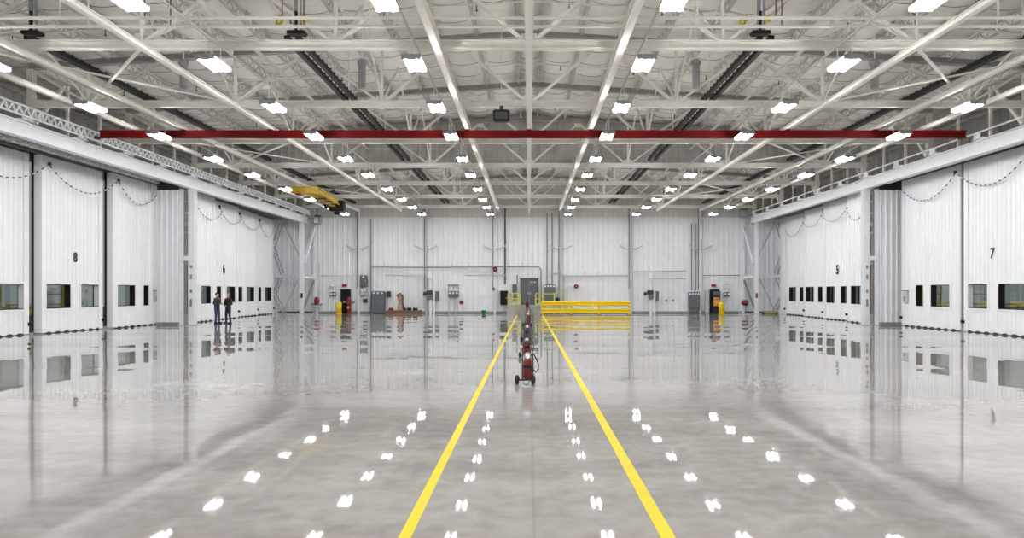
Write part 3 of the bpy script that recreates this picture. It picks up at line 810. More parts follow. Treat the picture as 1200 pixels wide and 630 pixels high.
# wind columns with pairs of angled arms
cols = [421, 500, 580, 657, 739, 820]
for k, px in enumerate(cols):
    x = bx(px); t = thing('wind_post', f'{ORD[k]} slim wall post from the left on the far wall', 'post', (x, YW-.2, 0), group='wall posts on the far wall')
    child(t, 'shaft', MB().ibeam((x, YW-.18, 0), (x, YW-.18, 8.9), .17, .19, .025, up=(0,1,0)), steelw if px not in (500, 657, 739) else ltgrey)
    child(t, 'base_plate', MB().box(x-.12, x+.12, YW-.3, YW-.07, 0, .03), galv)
    child(t, 'conduit', MB().tube((x-.15, YW-.14, 2.0), (x-.15, YW-.14, 8.9), .036, 8), midgrey)  # dark tube added beside each post to draw its shadow line
    for s in (-1, 1):
        m = MB().tube((x+s*.09, YW-.35, bz(292)), (x+s*.35, YW-.35, bz(291.5)), .03, 6)
        a = child(t, 'arm', m, midgrey)
        child(a, 'arm_head', MB().bar((x+s*.3, YW-.38, bz(292.5)), (x+s*.95, YW-.38, bz(288)), .16, .12), ltgrey)
# dark conduits
def cond(px, y0, y1, label, r=.05, m=midgrey, d=.14):
    single(MB().tube((bx(px), YW-d, bz(y1)), (bx(px), YW-d, bz(y0)), r, 8), 'conduit', label, 'conduit', m, (bx(px), YW-.1, bz(y1)), 'vertical conduits on the far wall')
cond(435, 256, 340, 'vertical conduit above the tall grey cabinet at left')
cond(592, 240, 333, 'dark vertical conduit down to the black box left of the grey door', .06, dark)
cond(641, 250, 332, 'left vertical conduit above the switchgear right of the grey door')
cond(647, 250, 332, 'right vertical conduit above the switchgear right of the grey door')
cond(810, 262, 340, 'left vertical conduit above the grey cabinet near the black machine')
cond(815, 262, 340, 'right vertical conduit above the grey cabinet near the black machine')
cond(606, 322, 333, 'short conduit above the narrow grey panel by the door')
def hp(label, pts, r=.05, m=ltgrey, d=.36):
    p = MB(); wpipe(p, pts, r, d)
    return single(p, 'wall_pipe', label, 'pipe', m, (bx(pts[0][0]), YW-d, bz(pts[0][1])), 'pipes on the far wall', smooth=True)
hp('long grey pipe running above the left fittings and turning down beside the grey door', [(436,366),(436,313),(505,313.2),(560,312.8),(620,312.5),(631,312.7),(634,316),(634,355)], .055, midgrey, .47)
hp('thin pipe between the second and third wall posts', [(452,322.5),(497,322.5)], .04)
hp('thin pipe across the bay left of the black box', [(546,322.5),(594,322.5)], .04)
hp('thin pipe high across the bay above the guardrail', [(645,320.5),(655,320.5),(660,323),(735,323)], .05)
hp('thin pipe from the guardrail bay to the right white tank', [(742,318),(803,317.5)], .045)
hp('second thin pipe right of the white tank', [(765,326.5),(803,326.5)], .035)
hp('thin pipe across the right end bay over the black machine', [(823,322.5),(866,322.5)], .035, midgrey)
hp('thin pipe across the left end bay over the dark doorway', [(378,323),(417,323)], .035)
hp('bent pale pipe just right of the grey cabinet group', [(661,357),(661,324),(655,318)], .05)
hp('pale pipe rising behind the yellow guardrail', [(664,366),(664,338),(668,335)], .04)
for k, px in enumerate((375, 452, 470, 530, 550, 612, 685, 700, 760)):
    cond(px, 308 if px < 640 else (318 if px < 740 else 312), (366 if px == 375 else 313.4) if px < 640 else (323.3 if px < 740 else 318.2), f'{ORD[k]} short pipe stub from the left on the far wall', .03, ltgrey, .14 if px == 375 else (.47 if px < 640 else .36))
# white standpipe assemblies (tank, valves, pipes)
def standpipe(px, side, label):
    t = wt('standpipe', label, 'standpipe', px, 366)
    child(t, 'tank', wallbox(MB(), px-2, px+4, 319, 326.5, .45, .8, .06), white)
    child(t, 'riser', MB().tube((bx(px+1.5), YW-.6, bz(326)), (bx(px+1.5), YW-.6, 0), .12, 10), white)
    child(t, 'riser', MB().tube((bx(px+5.5), YW-.6, bz(341)), (bx(px+5.5), YW-.6, 0), .1, 10), white)
    v = MB(); wallbox(v, px-3, px+4, 340, 345, .45, .8, .04); v.lathe((bx(px-5), YW-.6, bz(344)), [(.05,-.15),(.16,-.12),(.16,.1),(.05,.15)], 10, 'x')
    child(t, 'valve', v, dark)
    child(t, 'valve', MB().lathe((bx(px+1), YW-.75, bz(348)), [(.08,-.1),(.22,-.08),(.22,.08),(.08,.1)], 12, 'y'), grey)
    child(t, 'gauge_box', wallbox(MB(), px+7, px+11, 341, 352, .1, .5, .03), grey)
standpipe(504, 1, 'white standpipe with dark valves beside the second wall post')
standpipe(760, 1, 'white standpipe with dark valves right of the yellow guardrail')
# fittings list: name, label, cat, px box, material, depth
def panelbox(name, label, cat, x0, x1, y0, y1, m, d=.3, door=True, knobs=0, legs=False):
    t = wt(name, label, cat, (x0+x1)/2, y1)
    child(t, 'body', wallbox(MB(), x0, x1, y0, y1, .05, d, .02), m)
    if door:
        child(t, 'door', wallbox(MB(), x0+.6, x1-.6, y0+.7, y1-.7, d, d+.03), m)
        child(t, 'handle', wallbox(MB(), x1-2, x1-1.4, (y0+y1)/2-1, (y0+y1)/2+1, d+.03, d+.06), chrome)
    for k in range(knobs):
        xx = x0 + (x1-x0)*(k+.5)/knobs
        child(t, 'indicator', MB().lathe((bx(xx), YW-d-.05, bz(y0+2.2)), [(.02,-.05),(.09,-.03),(.09,.05)], 8, 'y'), white)
    if legs:
        for xx in (x0+.6, x1-.6): child(t, 'leg', wallbox(MB(), xx-.4, xx+.4, y1, 366.9, .05, d-.05), midgrey)
    return t
panelbox('breaker_box', 'dark grey wall panel high beside the first wall post', 'electrical panel', 422.8, 431, 322.5, 335.5, grey, .35, knobs=1)
panelbox('control_box', 'pale box with dials below the high grey panel', 'control box', 423, 430.5, 338, 346, ltgrey, .3, knobs=2)
panelbox('junction_box', 'small dark triangular-sided box low beside the first wall post', 'control box', 426, 431, 350, 354.5, dark, .3, door=False)
panelbox('electrical_cabinet', 'tall dark grey floor cabinet right of the first wall post', 'cabinet', 437, 452, 341, 366.6, grey, .6, knobs=3)
panelbox('meter_box', 'small dark meter box right of the tall left cabinet', 'meter', 454, 458.5, 341, 348, dark, .35, door=False)
t = panelbox('switch_box', 'pair of dark grey switch boxes on a stand between second and third posts', 'switch box', 525.5, 538, 341, 347.5, grey, .4, knobs=3)
for xx in (526.5, 533.5): child(t, 'stand_post', wallbox(MB(), xx-.4, xx+.4, 347.5, 366.9, .1, .2), ltgrey)
child(t, 'top_rail', wallbox(MB(), 525, 538, 333, 334.5, .1, .2), midgrey)
for xx in (526, 532, 537.5): child(t, 'conduit', wallbox(MB(), xx-.3, xx+.3, 334, 341, .12, .18), midgrey)
panelbox('black_cabinet', 'black wall box left of the grey double door', 'cabinet', 586.5, 595.5, 340.5, 357, black, .5)
panelbox('breaker_box', 'narrow dark grey panel beside the left yellow railing', 'electrical panel', 600.5, 606, 333, 351.5, dgrey, .25)
panelbox('switchgear', 'wide dark grey switchgear right of the grey door', 'switchgear', 637, 650.6, 333, 353, grey, .5, knobs=4)
panelbox('junction_box', 'dark low box right of the switchgear', 'control box', 650.9, 655.5, 348.5, 355, dark, .4, door=False)
panelbox('electrical_cabinet', 'dark grey cabinet on legs right of the white standpipe', 'cabinet', 805.5, 818.3, 342, 361, grey, .6, knobs=4, legs=True)
panelbox('locker', 'narrow light grey locker beside the dark machine doorway', 'locker', 825.5, 830, 340, 366.6, ltgrey, .45)
panelbox('thermostat', 'tiny grey sensor low on the wall left of the right cabinet', 'sensor', 779.5, 781.5, 350.5, 353, midgrey, .15, door=False)
panelbox('thermostat', 'tiny grey sensor nearer the right grey cabinet', 'sensor', 787.5, 789.5, 350.5, 353, midgrey, .15, door=False)
for px, nm in ((391, 'left'), (851, 'right')):
    panelbox('horn_strobe', f'small grey alarm boxes above the {nm} yellow bollard', 'alarm', px-3, px+3, 332.5, 335.5, ltgrey, .2, door=False, knobs=2)
    panelbox('control_box', f'dark control box above the {nm} yellow bollard', 'control box', px-3.5, px+3.5, 342, 347, grey, .25, knobs=2)
# wall valves in red
def redvalve(px, py, label, r=.16, o=0):
    t = wt('fire_valve', label, 'valve', px, py, 'red fire valves')
    child(t, 'valve_body', MB().lathe((bx(px), YW-.4-o, bz(py)), [(.05,-.35),(.12,-.3),(r,-.2),(r,.1),(.08,.2)], 10, 'y'), brred)
    child(t, 'hand_wheel', MB().torus((bx(px), YW-.82-o, bz(py)), r*.9, .025, 14, 6, 'y'), red)
    child(t, 'stem', MB().tube((bx(px), YW-.08-(o and .22), bz(py)), (bx(px), YW-.82-o, bz(py)), .04, 6), chrome)
redvalve(541.5, 354, 'red valve low between the second and third wall posts')
redvalve(581, 316, 'red valve high on the third wall post', .2, .4)
redvalve(579, 338.5, 'red box valve at mid height on the third wall post', .13, .4)
redvalve(870.5, 354.5, 'large red valve by the far right corner post', .24)
redvalve(674.5, 335.5, 'red valve high above the yellow guardrail', .18)
for px, label in ((373.5, 'red-topped hydrant with chrome outlets by the left corner post'), (411, 'red and white hydrant right of the left dark doorway')):
    t = thing('hydrant', label, 'hydrant', (bx(px), YW-.6, 0), group='hydrants by the far wall')
    x, y = bx(px), YW-.6
    child(t, 'barrel', MB().lathe((x, y, 0), [(.22,0),(.22,.05),(.13,.08),(.13,.62),(.18,.64),(.18,.7)], 12), chrome if px < 400 else brred)
    child(t, 'bonnet', MB().lathe((x, y, .7), [(.18,0),(.2,.06),(.2,.45),(.15,.6),(.05,.68)], 12), brred)
    for s in (-1, 1): child(t, 'outlet', MB().lathe((x, y, .78 if px < 400 else .95), [(.08, s*.15),(.09, s*.38),(.11, s*.4),(.11, s*.46)], 10, 'x'), chrome)
    child(t, 'front_outlet', MB().lathe((x, y, .5), [(.1,-.1),(.1,-.32),(.13,-.34),(.13,-.4)], 10, 'y'), chrome)
# dark doorways with red signs and bollards
def doorway(x0, x1, n, label, picture):
    t = thing(f'door_{DOORN[0]+n}', label, 'door', (bx((x0+x1)/2), YW-.05, 0), kind='structure')
    child(t, 'leaf', wallbox(MB(), x0+.7, x1-.7, 339.5, 367, .0, .10), black)
    fr = MB(); wallbox(fr, x0, x0+.8, 338.5, 366.7, 0, .16); wallbox(fr, x1-.8, x1, 338.5, 366.7, 0, .16); wallbox(fr, x0, x1, 338.5, 339.7, 0, .16)
    child(t, 'frame', fr, dark)
    child(t, 'push_bar', wallbox(MB(), x0+1.5, x1-1.5, 354, 354.8, .1, .17), midgrey)
    return t
doorway(399.5, 411.5, 1, 'dark left exit door behind the yellow bollard', False)
doorway(831.5, 842, 2, 'dark doorway behind the orange-fronted machine', True)
t = thing('vending_machine', 'black machine with orange picture front beside the right yellow bollard', 'machine', (bx(836.5), YW-.7, 0))
child(t, 'cabinet', wallbox(MB(), 832, 841.5, 340, 366.85, .2, .75, .04), black)
child(t, 'picture', wallbox(MB(), 833.5, 840, 348, 358, .75, .77), orange)
child(t, 'top_sign', wallbox(MB(), 833, 840.5, 341.5, 346, .75, .77), dgrey)
child(t, 'kick_panel', wallbox(MB(), 832.5, 841, 361, 366.5, .75, .78), navy)
child(t, 'coin_slot', wallbox(MB(), 840.3, 841, 350, 353, .75, .78), chrome)
for a, b, nm in ((401.5, 407, 'left dark exit door'), (833, 838.5, 'black machine at the right')):
    t = wt('exit_sign', f'small red sign above the {nm}', 'sign', (a+b)/2, 336)
    child(t, 'face', wallbox(MB(), a, b, 332.8, 335.8, .12, .18), MATS['bright_red']); child(t, 'mount', wallbox(MB(), a+2, b-2, 332.3, 335, .02, .12), white)
for px, nm in ((397, 'left dark exit door'), (845.5, 'black machine at the right')):
    yb = 60.3; x = PX(px, yb)
    t = thing('bollard', f'yellow safety bollard in front of the {nm}', 'bollard', (x, yb, 0), group='yellow bollards')
    child(t, 'post', MB().lathe((x, yb, 0), [(.24,0),(.24,.86),(.2,.94),(.1,.98)], 16), yellow, True)
    child(t, 'base_flange', MB().lathe((x, yb, 0), [(.3,0),(.3,.02)], 16), yellow)
# hose rack / pump on a red skid at left
x, y = bx(472), YW-1.0
t = thing('fire_pump', 'dusty red pump on a low red-brown skid by the far wall', 'pump', (x, y, 0))
child(t, 'skid', MB().cbox(x-1.15, x+1.75, y-.35, y+.35, 0.02, .28, .04), MATS['brown_pipe'])
child(t, 'skid_rail', MB().box(x-1.2, x+1.8, y-.42, y-.36, 0, .2), MATS['brown_pipe'])
mat('dusty_red', (.50, .30, .27), .6)
child(t, 'body', MB().lathe((x, y, .28), [(.3,0),(.27,.35),(.2,.4),(.2,.8),(.28,.84),(.28,1.1),(.15,1.25)], 12), MATS['dusty_red'])
child(t, 'hose', MB().path([(x-.15,y-.2,1.35),(x-.25,y-.3,1.5),(x,y-.3,1.68),(x+.2,y-.3,1.5),(x+.22,y-.3,.9),(x+.3,y-.3,.3)], .07, 8), MATS['brown_pipe'], True)
for dx in (-.8, .25, .7, 1.2): child(t, 'motor', MB().lathe((x+dx, y, .36), [(.02,-.2),(.13,-.18),(.13,.18),(.02,.2)], 10, 'x'), black if dx > 0 else brred)
# green bucket
x, y = PX(567, 59.5), 59.5
t = thing('bucket', 'green bucket standing on the floor by the far wall', 'bucket', (x, y, 0))
child(t, 'pail', MB().lathe((x, y, 0), [(.13,0),(.18,.30),(.20,.31),(.20,.33),(.17,.33),(.12,.03)], 14), green, True)
child(t, 'handle', MB().path([(x-.19,y,.30),(x-.17,y-.1,.2),(x,y-.2,.14),(x+.17,y-.1,.2),(x+.19,y,.30)], .012, 6), dark)
# grey double door on a landing with a ramp and yellow railings
DOORN[0] += 3
t = thing(f'door_{DOORN[0]}', 'grey double door at the top of the central ramp', 'door', (bx(620), YW, .7), kind='structure')
for a, b in ((611.0, 620.3), (620.5, 629.8)):
    lf = child(t, 'leaf', wallbox(MB(), a, b, 327, 357.3, .0, .09), dgrey)
    child(lf, 'handle', wallbox(MB(), (b-1.6 if a < 615 else a+.8), (b-.8 if a < 615 else a+1.6), 342, 345, .09, .15), chrome)
fr = MB(); wallbox(fr, 609.8, 611, 325.8, 357.3, 0, .15); wallbox(fr, 629.8, 631, 325.8, 357.3, 0, .15); wallbox(fr, 609.8, 631, 325.8, 327, 0, .15)
child(t, 'frame', fr, dark)
child(t, 'closer', wallbox(MB(), 621.5, 624.5, 329.5, 331, .09, .2), ltgrey); child(t, 'closer', wallbox(MB(), 625.5, 628, 329.5, 331, .09, .2), ltgrey)
lz = .68
m = MB().box(bx(594.5), bx(610.2), YW-1.6, YW-.08, 0, lz)
m.box(bx(630.8), bx(636), YW-1.6, YW-.08, 0, lz).box(bx(610.2), bx(630.8), YW-1.6, YW-.08, 0, lz)
single(m, 'landing', 'raised concrete landing below the grey double door', 'landing', concrete, (0, YW-1.6, 0), kind='structure')
r0, r1, ys, ye = bx(610.5), bx(627.5), YW-4.6, YW-1.6
m = MB().add([(r0,ys,0),(r1,ys,0),(r1,ye,0),(r0,ye,0),(r0,ye,lz),(r1,ye,lz)], [(0,3,2,1),(0,1,5,4),(2,3,4,5),(0,4,3),(1,2,5)])
single(m, 'ramp', 'light concrete ramp up to the grey double door', 'ramp', floorm, (0, ys, 0), kind='structure')
def railing(pts, posts, label, zb=lz, h=.98, m_=yellow, toe=True):
    t = thing('railing', label, 'railing', (*pts[0], zb), group='yellow railings at the ramp')
    for z in (h, h*.55): child(t, 'rail', MB().path([(p[0], p[1], zb+z) for p in pts], .045, 8), m_)
    if toe: child(t, 'toe_board', MB().path([(p[0], p[1], zb+.08) for p in pts], .06, 4), m_)
    for p in posts: child(t, 'post', MB().tube((p[0], p[1], zb), (p[0], p[1], zb+h), .05, 8), m_)
yl = YW-1.5
ylime = mat('faded_yellow', (.62, .60, .10), .45)
railing([(bx(596), yl), (bx(610), yl)], [(bx(596), yl), (bx(601), yl), (bx(607), yl), (bx(610), yl)], 'faded yellow railing left of the central ramp', m_=ylime)
railing([(bx(627.6), yl), (bx(632.5), yl)], [(bx(627.6), yl), (bx(632.5), yl)], 'faded yellow railing right of the central ramp', m_=ylime)
railing([(bx(637), YW-1.1), (bx(661), YW-1.1)], [(bx(637), YW-1.1), (bx(649), YW-1.1), (bx(661), YW-1.1)], 'faded yellow railing before the switchgear behind the guardrail', zb=0, h=1.62, m_=ylime, toe=False)
# yellow guardrail
gy = 58.0; gx = lambda p: PX(p, gy)
t = thing('guardrail', 'yellow double-rail guardrail on the floor right of the central aisle', 'guardrail', (gx(635), gy, 0))
def wbeam(z0, z1):
    h = z1-z0; pr = [(-.02,-.5),(.06,-.34),(.06,-.2),(-.01,-.06),(-.01,.06),(.06,.2),(.06,.34),(-.02,.5),(-.05,.5),(.03,.34),(.03,.2),(-.04,.06),(-.04,-.06),(.03,-.2),(.03,-.34),(-.05,-.5)]
    return MB().prof((gx(634.5), gy-.14, (z0+z1)/2), (gx(738), gy-.14, (z0+z1)/2), [(a, b*h) for a, b in pr])
child(t, 'rail', wbeam(.68, 1.08), yellow); child(t, 'rail', wbeam(.12, .50), yellow)
for p in (635.4, 669, 702, 737.2):
    q = child(t, 'post', MB().box(gx(p)-.075, gx(p)+.075, gy-.07, gy+.08, 0, 1.12), yellow)
    child(q, 'foot_plate', MB().box(gx(p)-.16, gx(p)+.16, gy-.16, gy+.16, 0, .025), MATS['brown_pipe'])
# far corner heater units under the roof
for px, py, sd, nm in ((872, 250, 1, 'right'), (372, 258, -1, 'left')):
    y = 60.8; x = PX(px, y); z = PZ(py, y)
    t = thing('unit_heater', f'grey unit heater hanging in the far {nm} corner', 'heater', (x, y, z-.3))
    child(t, 'casing', MB().cbox(x-.3, x+.3, y-.25, y+.25, z-.32, z+.3, .04), midgrey)
    child(t, 'grille', MB().box(x-.22, x+.1, y-.27, y-.25, z-.22, z+.18), chrome)
    child(t, 'mount_bracket', MB().box(x-.28, x+.28, y-.06, y+.06, z+.3, z+.42).tube((x, y, z+.4), (x, y, 8.6), .03, 6), dark)
# floor clutter in right corner
x, y = PX(903, 60.6), 60.6
t = thing('hose_bundle', 'coil of yellowish hose on the floor in the far right corner', 'hose', (x, y, 0))
child(t, 'coil', MB().torus((x, y, .07), .55, .07, 24, 8, 'z').torus((x+.1, y, .17), .42, .05, 24, 8, 'z'), mat('dull_hose', (.30, .25, .12), .6))
child(t, 'loose_end', MB().path([(x-.5,y-.1,.06),(x-.65,y-.2,.06),(x-.75,y-.1,.06)], .06, 8), dark)

# ------------------------------------------------------------------ floor lines
for sd, xa, wd, nm in ((-1, -.935, .093, 'left'), (1, 1.045, .112, 'right')):
    m = MB().box(xa-wd/2, xa+wd/2, -4, 57.6, .0005, .003)
    single(m, 'floor_line', f'{nm} of the two yellow lines painted along the aisle', 'floor line', linep, (xa, -4, 0), 'yellow aisle lines')

# ------------------------------------------------------------------ wheeled fire extinguishers down the aisle
mat('cart_red', (.14, .006, .008), .38)
mat('dark_cart', (.06, .03, .03), .4)
def extinguisher(loc, label, rz=0, s=1.0, group='wheeled fire extinguishers', cyl=None, twin=False):
    t = thing('fire_extinguisher', label, 'fire extinguisher', loc, rz, group); t.scale = (s, s, s)
    for cx_, rr in (((-.05, .58), (.11, .58)) if twin else ((.03, .86),)):
        MB().lathe((cx_,0,.13), [(.03*rr,0),(.11*rr,.02),(.125*rr,.06),(.125*rr,.40),(.115*rr,.46),(.08*rr,.50),(.045*rr,.53),(.045*rr,.56)], 18).build('cylinder', cyl or MATS['cart_red'], t, smooth=True)
    MB().lathe((0.03,0,.40), [(.109,0),(.111,.01),(.111,.05),(.109,.06)], 18).build('band', black, t)
    MB().lathe((0.03,0,.63), [(.05,0),(.09,.02),(.09,.1),(.06,.13),(.03,.15)], 12).build('valve_head', chrome, t)
    m = MB().lathe((.03,-.1,.68), [(.02,-.03),(.05,-.02),(.05,.02)], 10, 'y'); m.build('gauge', white, t)
    f = MB()
    for sx in (-.10, .16): f.path([(sx,.14,.1),(sx,.14,.6),(sx*.8,.16,.95),(.03+(sx-.03)*.4,.16,1.04)], .016, 8)
    f.tube((-.02,.16,1.04),(.08,.16,1.04),.02,8).tube((-.10,.14,.45),(.16,.14,.45),.014,6)
    f.build('handle_frame', dark, t)
    MB().tube((-.24,.06,.1),(.2,.06,.1),.02,8).build('axle', dark, t)
    for x in (-.23, .16):
        w = MB().lathe((x,.06,.11), [(.03,-.05),(.085,-.05),(.11,-.03),(.11,.03),(.085,.05),(.03,.05)], 18, 'x').build('wheel', rubber, t, smooth=True)
        MB().lathe((x,.06,.11), [(.02,-.065),(.05,-.055),(.05,.055),(.02,.065)], 12, 'x').build('hub', dark, w)
    MB().box(-.1,.15,-.1,.1,.1,.14).build('foot_plate', dark, t)
    h = MB().path([(.08,-.02,.70),(.17,-.04,.74),(.24,-.05,.62),(.29,-.05,.48),(.28,-.05,.36),(.23,-.05,.30),(.16,-.03,.36)], .016, 8).build('hose', black, t, smooth=True)
    MB().tube((.12,-.03,.42),(.17,-.04,.34),.02,8,.03).build('nozzle', dark, h)
    return t
extinguisher((PX(617, 14.75), 14.75, 0), 'nearest red wheeled fire extinguisher with black hose loop on the aisle', 0, .82)
e2 = extinguisher((PX(616.5, 20.6), 20.6, 0), 'second red wheeled fire extinguisher in the aisle, just behind the nearest', .1, .72, twin=True)
e3 = extinguisher((PX(617, 27.3), 27.3, 0), 'third wheeled fire extinguisher in the aisle row, with a dark cylinder', -.1, .8, cyl=MATS['dark_cart'])
e4 = extinguisher((PX(618.5, 38.5), 38.5, 0), 'fourth red wheeled fire extinguisher in the aisle row, farthest cart', .1, 1.0)
# twin cylinder cart between second and third
y = 20.3; x = PX(616.5, y)
y = 55.5; x = PX(618, y)
t = thing('stanchion', 'red post with dark top at the far end of the aisle', 'post', (x, y, 0))
child(t, 'pole', MB().tube((x, y, .04), (x, y, 1.05), .06, 10), brred); child(t, 'upper_pole', MB().tube((x, y, 1.05), (x, y, 1.62), .045, 10), dark)
child(t, 'base', MB().lathe((x, y, 0), [(.2,0),(.2,.03),(.07,.06)], 14), dark); child(t, 'sign', MB().cbox(x-.12, x+.12, y-.08, y-.05, .62, 1.0, .02), red)

# ------------------------------------------------------------------ yellow work stands outside the windows
def stand(x, y, label, rz=0):
    t = thing('work_stand', label, 'work stand', (x, y, -.05), rz, 'yellow work stands outside')
    for sx in (-.7, .7):
        for sy in (-1.0, 1.0): MB().bar((sx,sy,0),(sx,sy,2.3 if sy > 0 else 1.25),.08,.08).build('leg', yellow, t)
    MB().box(-.75,.75,-1.05,1.05,1.2,1.28).build('platform', yellow, t)
    for z in (1.75, 2.25): MB().bar((-.7,1.0,z),(.7,1.0,z),.06,.06).build('rail', yellow, t)
    m = MB()
    for k in range(5): m.box(-.55,.55,-1.1-.25*k,-.9-.25*k,1.0-.22*k,1.05-.22*k)
    m.build('step', yellow, t)
    for sx in (-.6,.6): MB().bar((sx,-1.0,1.2),(sx,-2.2,.1),.06,.1).build('stringer', yellow, t)
stand(-24.2, 36.4, 'yellow work stand outside the number 8 door windows')
stand(-24.6, 33.0, 'yellow work stand outside the left-edge door window', .4)
stand(23.6, 42.0, 'yellow work stand outside the right door with control box', .3)
stand(23.8, 38.0, 'yellow work stand outside the number 7 door, nearer the column')
stand(23.4, 33.2, 'yellow work stand outside the number 7 door, at the photo edge', -.4)

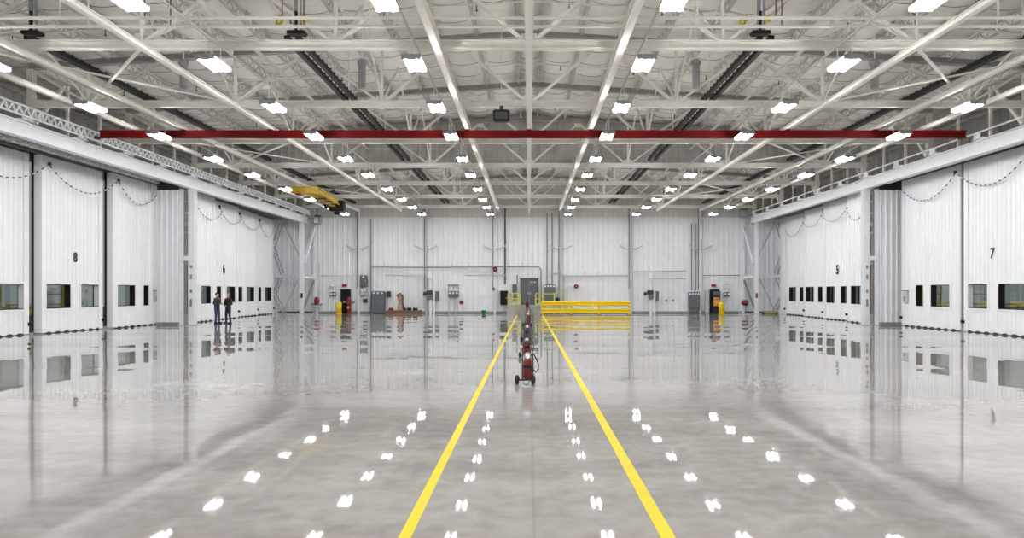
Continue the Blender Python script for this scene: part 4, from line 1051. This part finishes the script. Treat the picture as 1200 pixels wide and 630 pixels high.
# ------------------------------------------------------------------ people
def capsule(m, p, q, r0, r1, n=10):
    m.tube(p, q, r0, n, r1); m.ball(p, r0, n); m.ball(q, r1, n)
def fuse(o, vox, sm=2):
    r = o.modifiers.new('remesh', 'REMESH'); r.mode = 'VOXEL'; r.voxel_size = vox; r.use_smooth_shade = True
    s = o.modifiers.new('smooth', 'SMOOTH'); s.factor = .5; s.iterations = sm
def person(loc, rz, label, hair, jm_, tm_, pose, longhair=False, scale=1.0):
    "faces -Y before rotation; x to the figure's left"
    t = thing('person', label, 'person', loc, rz); t.scale = (scale,)*3
    HIP, KNEE, SH = .92, .49, 1.42
    b = MB()
    feet = pose['feet']
    J = {}
    for s in (-1, 1):
        fx, fy = feet[s]
        J['hip', s] = Vector((s*.095, 0, HIP)); J['ank', s] = Vector((fx, fy, .09)); J['knee', s] = (J['hip', s] + J['ank', s])/2 + Vector((s*.01, -.03, 0))
        J['sh', s] = Vector((s*.19, 0, SH)); J['el', s] = Vector(pose['el'][s]); J['wr', s] = Vector(pose['wr'][s])
    # body
    for z0, z1, r0, r1, sx in ((.90,1.08,.135,.12,.045),(1.08,1.28,.12,.13,.045),(1.28,1.42,.13,.09,.075)):
        for s in (-1, 0, 1): capsule(b, (s*sx,0,z0), (s*sx,0,z1), r0*.85, r1*.85)
    capsule(b, (0,.01,1.42), (0,-.01,1.55), .055, .052)
    b.ball((0,-.005,1.645), .1, 16, (.78,.95,1.15)); b.ball((0,-.045,1.585), .06, 12, (.85,.9,.8))
    capsule(b, (0,-.098,1.65), (0,-.115,1.62), .011, .016, 8)
    for s in (-1, 1): b.ball((s*.08,.01,1.64), .03, 8, (.35,.7,1.1))
    for s in (-1, 1):
        capsule(b, J['hip',s], J['knee',s], .085, .055); capsule(b, J['knee',s], J['ank',s], .055, .038)
        a = J['ank',s]; capsule(b, (a.x,a.y+.03,.05), (a.x+s*.02,a.y-.15,.035), .04, .032)
        capsule(b, J['sh',s], J['el',s], .052, .04); capsule(b, J['el',s], J['wr',s], .04, .028)
        d = (J['wr',s] - J['el',s]).normalized(); w_ = J['wr',s]
        sidev = Vector(pose['palm'][s]).normalized(); nrm = d.cross(sidev).normalized()
        for k in (-1, 0, 1): capsule(b, w_ + sidev*.012*k, w_ + d*.085 + sidev*.022*k, .015, .014, 8)
        for k, L_ in ((-1.5,.062),(-.5,.075),(.5,.07),(1.5,.052)):
            base = w_ + d*.085 + sidev*.0175*k; mid = base + d*L_*.55 + nrm*.008; tip = mid + d*L_*.35 + nrm*.024
            capsule(b, base, mid, .0085, .008, 6); capsule(b, mid, tip, .008, .007, 6)
        th = w_ + d*.03 - sidev*.02; capsule(b, th, th + d*.035 - sidev*.03 + nrm*.01, .011, .010, 6); capsule(b, th + d*.035 - sidev*.03 + nrm*.01, th + d*.065 - sidev*.032 + nrm*.02, .010, .008, 6)
    o = b.build('body', skin, t); fuse(o, .0065, 2)
    # face marks
    for s in (-1, 1): MB().ball((s*.03,-.09,1.652), .009, 8).build('eye', black, t)
    MB().box(-.022,.022,-.104,-.096,1.588,1.594).build('mouth', MATS['dusty_red'], t)
    # hair
    h = MB(); h.ball((0,.018,1.672), .103, 16, (.82,.93,1.05))
    if longhair:
        for s in (-1, 0, 1): capsule(h, (s*.055,.055 - abs(s)*.03,1.66), (s*.075,.06 - abs(s)*.05,1.46), .045, .035)
    o = h.build('hair', hair, t); fuse(o, .009, 2)
    # jacket
    j = MB()
    for z0, z1, r0, r1, sx in ((.86,1.08,.15,.14,.05),(1.08,1.28,.14,.148,.05),(1.28,1.40,.148,.10,.085)):
        for s in (-1, 0, 1): capsule(j, (s*sx,0,z0+.05), (s*sx,0,z1), r0*.9, r1*.9)
    capsule(j, (0,.01,1.40), (0,.0,1.47), .085, .075)
    for s in (-1, 1):
        e = J['wr',s] - (J['wr',s]-J['el',s]).normalized()*.03
        capsule(j, J['sh',s], J['el',s], .072, .058); capsule(j, J['el',s], e, .058, .045)
    o = j.build('jacket', jm_, t); fuse(o, .012, 3)
    p = MB()
    for s in (-1, 0, 1): capsule(p, (s*.06,0,.90), (s*.055,0,1.0), .118, .11)
    for s in (-1, 1):
        capsule(p, J['hip',s], J['knee',s], .105, .075); capsule(p, J['knee',s], J['ank',s] + Vector((0,0,.0)), .075, .058)
    o = p.build('trousers', tm_, t); fuse(o, .012, 3)
    for s in (-1, 1):
        a = J['ank',s]; sh = MB(); capsule(sh, (a.x,a.y+.03,.055), (a.x+s*.02,a.y-.16,.045), .055, .044); sh.box(a.x-.045,a.x+.045,a.y-.17,a.y+.07,.002,.04)
        o = sh.build('shoe', black, t); fuse(o, .01, 2)
    return t
pa = {'feet': {-1:(-.10,.03), 1:(.10,-.05)}, 'el': {-1:(-.27,.03,1.14), 1:(.27,.02,1.14)}, 'wr': {-1:(-.10,-.24,1.12), 1:(.10,-.24,1.14)}, 'palm': {-1:(.3,0,1), 1:(-.3,0,1)}}
pb = {'feet': {-1:(-.17,0), 1:(.17,.02)}, 'el': {-1:(-.29,.0,1.15), 1:(.29,.0,1.15)}, 'wr': {-1:(-.07,-.20,1.02), 1:(.07,-.20,1.04)}, 'palm': {-1:(.2,-.3,1), 1:(-.2,-.3,1)}}
person((PX(254.3, 42.4), 42.4, 0), PI/2 - .15, 'person in charcoal jacket and blue jeans standing in profile before door 6', hairm, jacketg, jeans, pa, False, 1.0)
person((PX(267.5, 42.5), 42.5, 0), -.5, 'brown-haired person in black jacket and navy trousers facing the other', hairb, jacket, navy, pb, True, .98)

# ------------------------------------------------------------------ world and view
w = bpy.data.worlds.new('world'); bpy.context.scene.world = w; w.use_nodes = True
w.node_tree.nodes['Background'].inputs['Color'].default_value = (.82, .86, .87, 1)
w.node_tree.nodes['Background'].inputs['Strength'].default_value = .32
sc = bpy.context.scene
sc.view_settings.view_transform = 'Standard'; sc.view_settings.look = 'None'
sc.view_settings.exposure = -0.08; sc.view_settings.gamma = 1; sc.view_settings.use_curve_mapping = False
sc.cycles.max_bounces = 10; sc.cycles.diffuse_bounces = 6; sc.cycles.glossy_bounces = 4
sc.cycles.sample_clamp_indirect = 8
sc.cycles.use_denoising = True
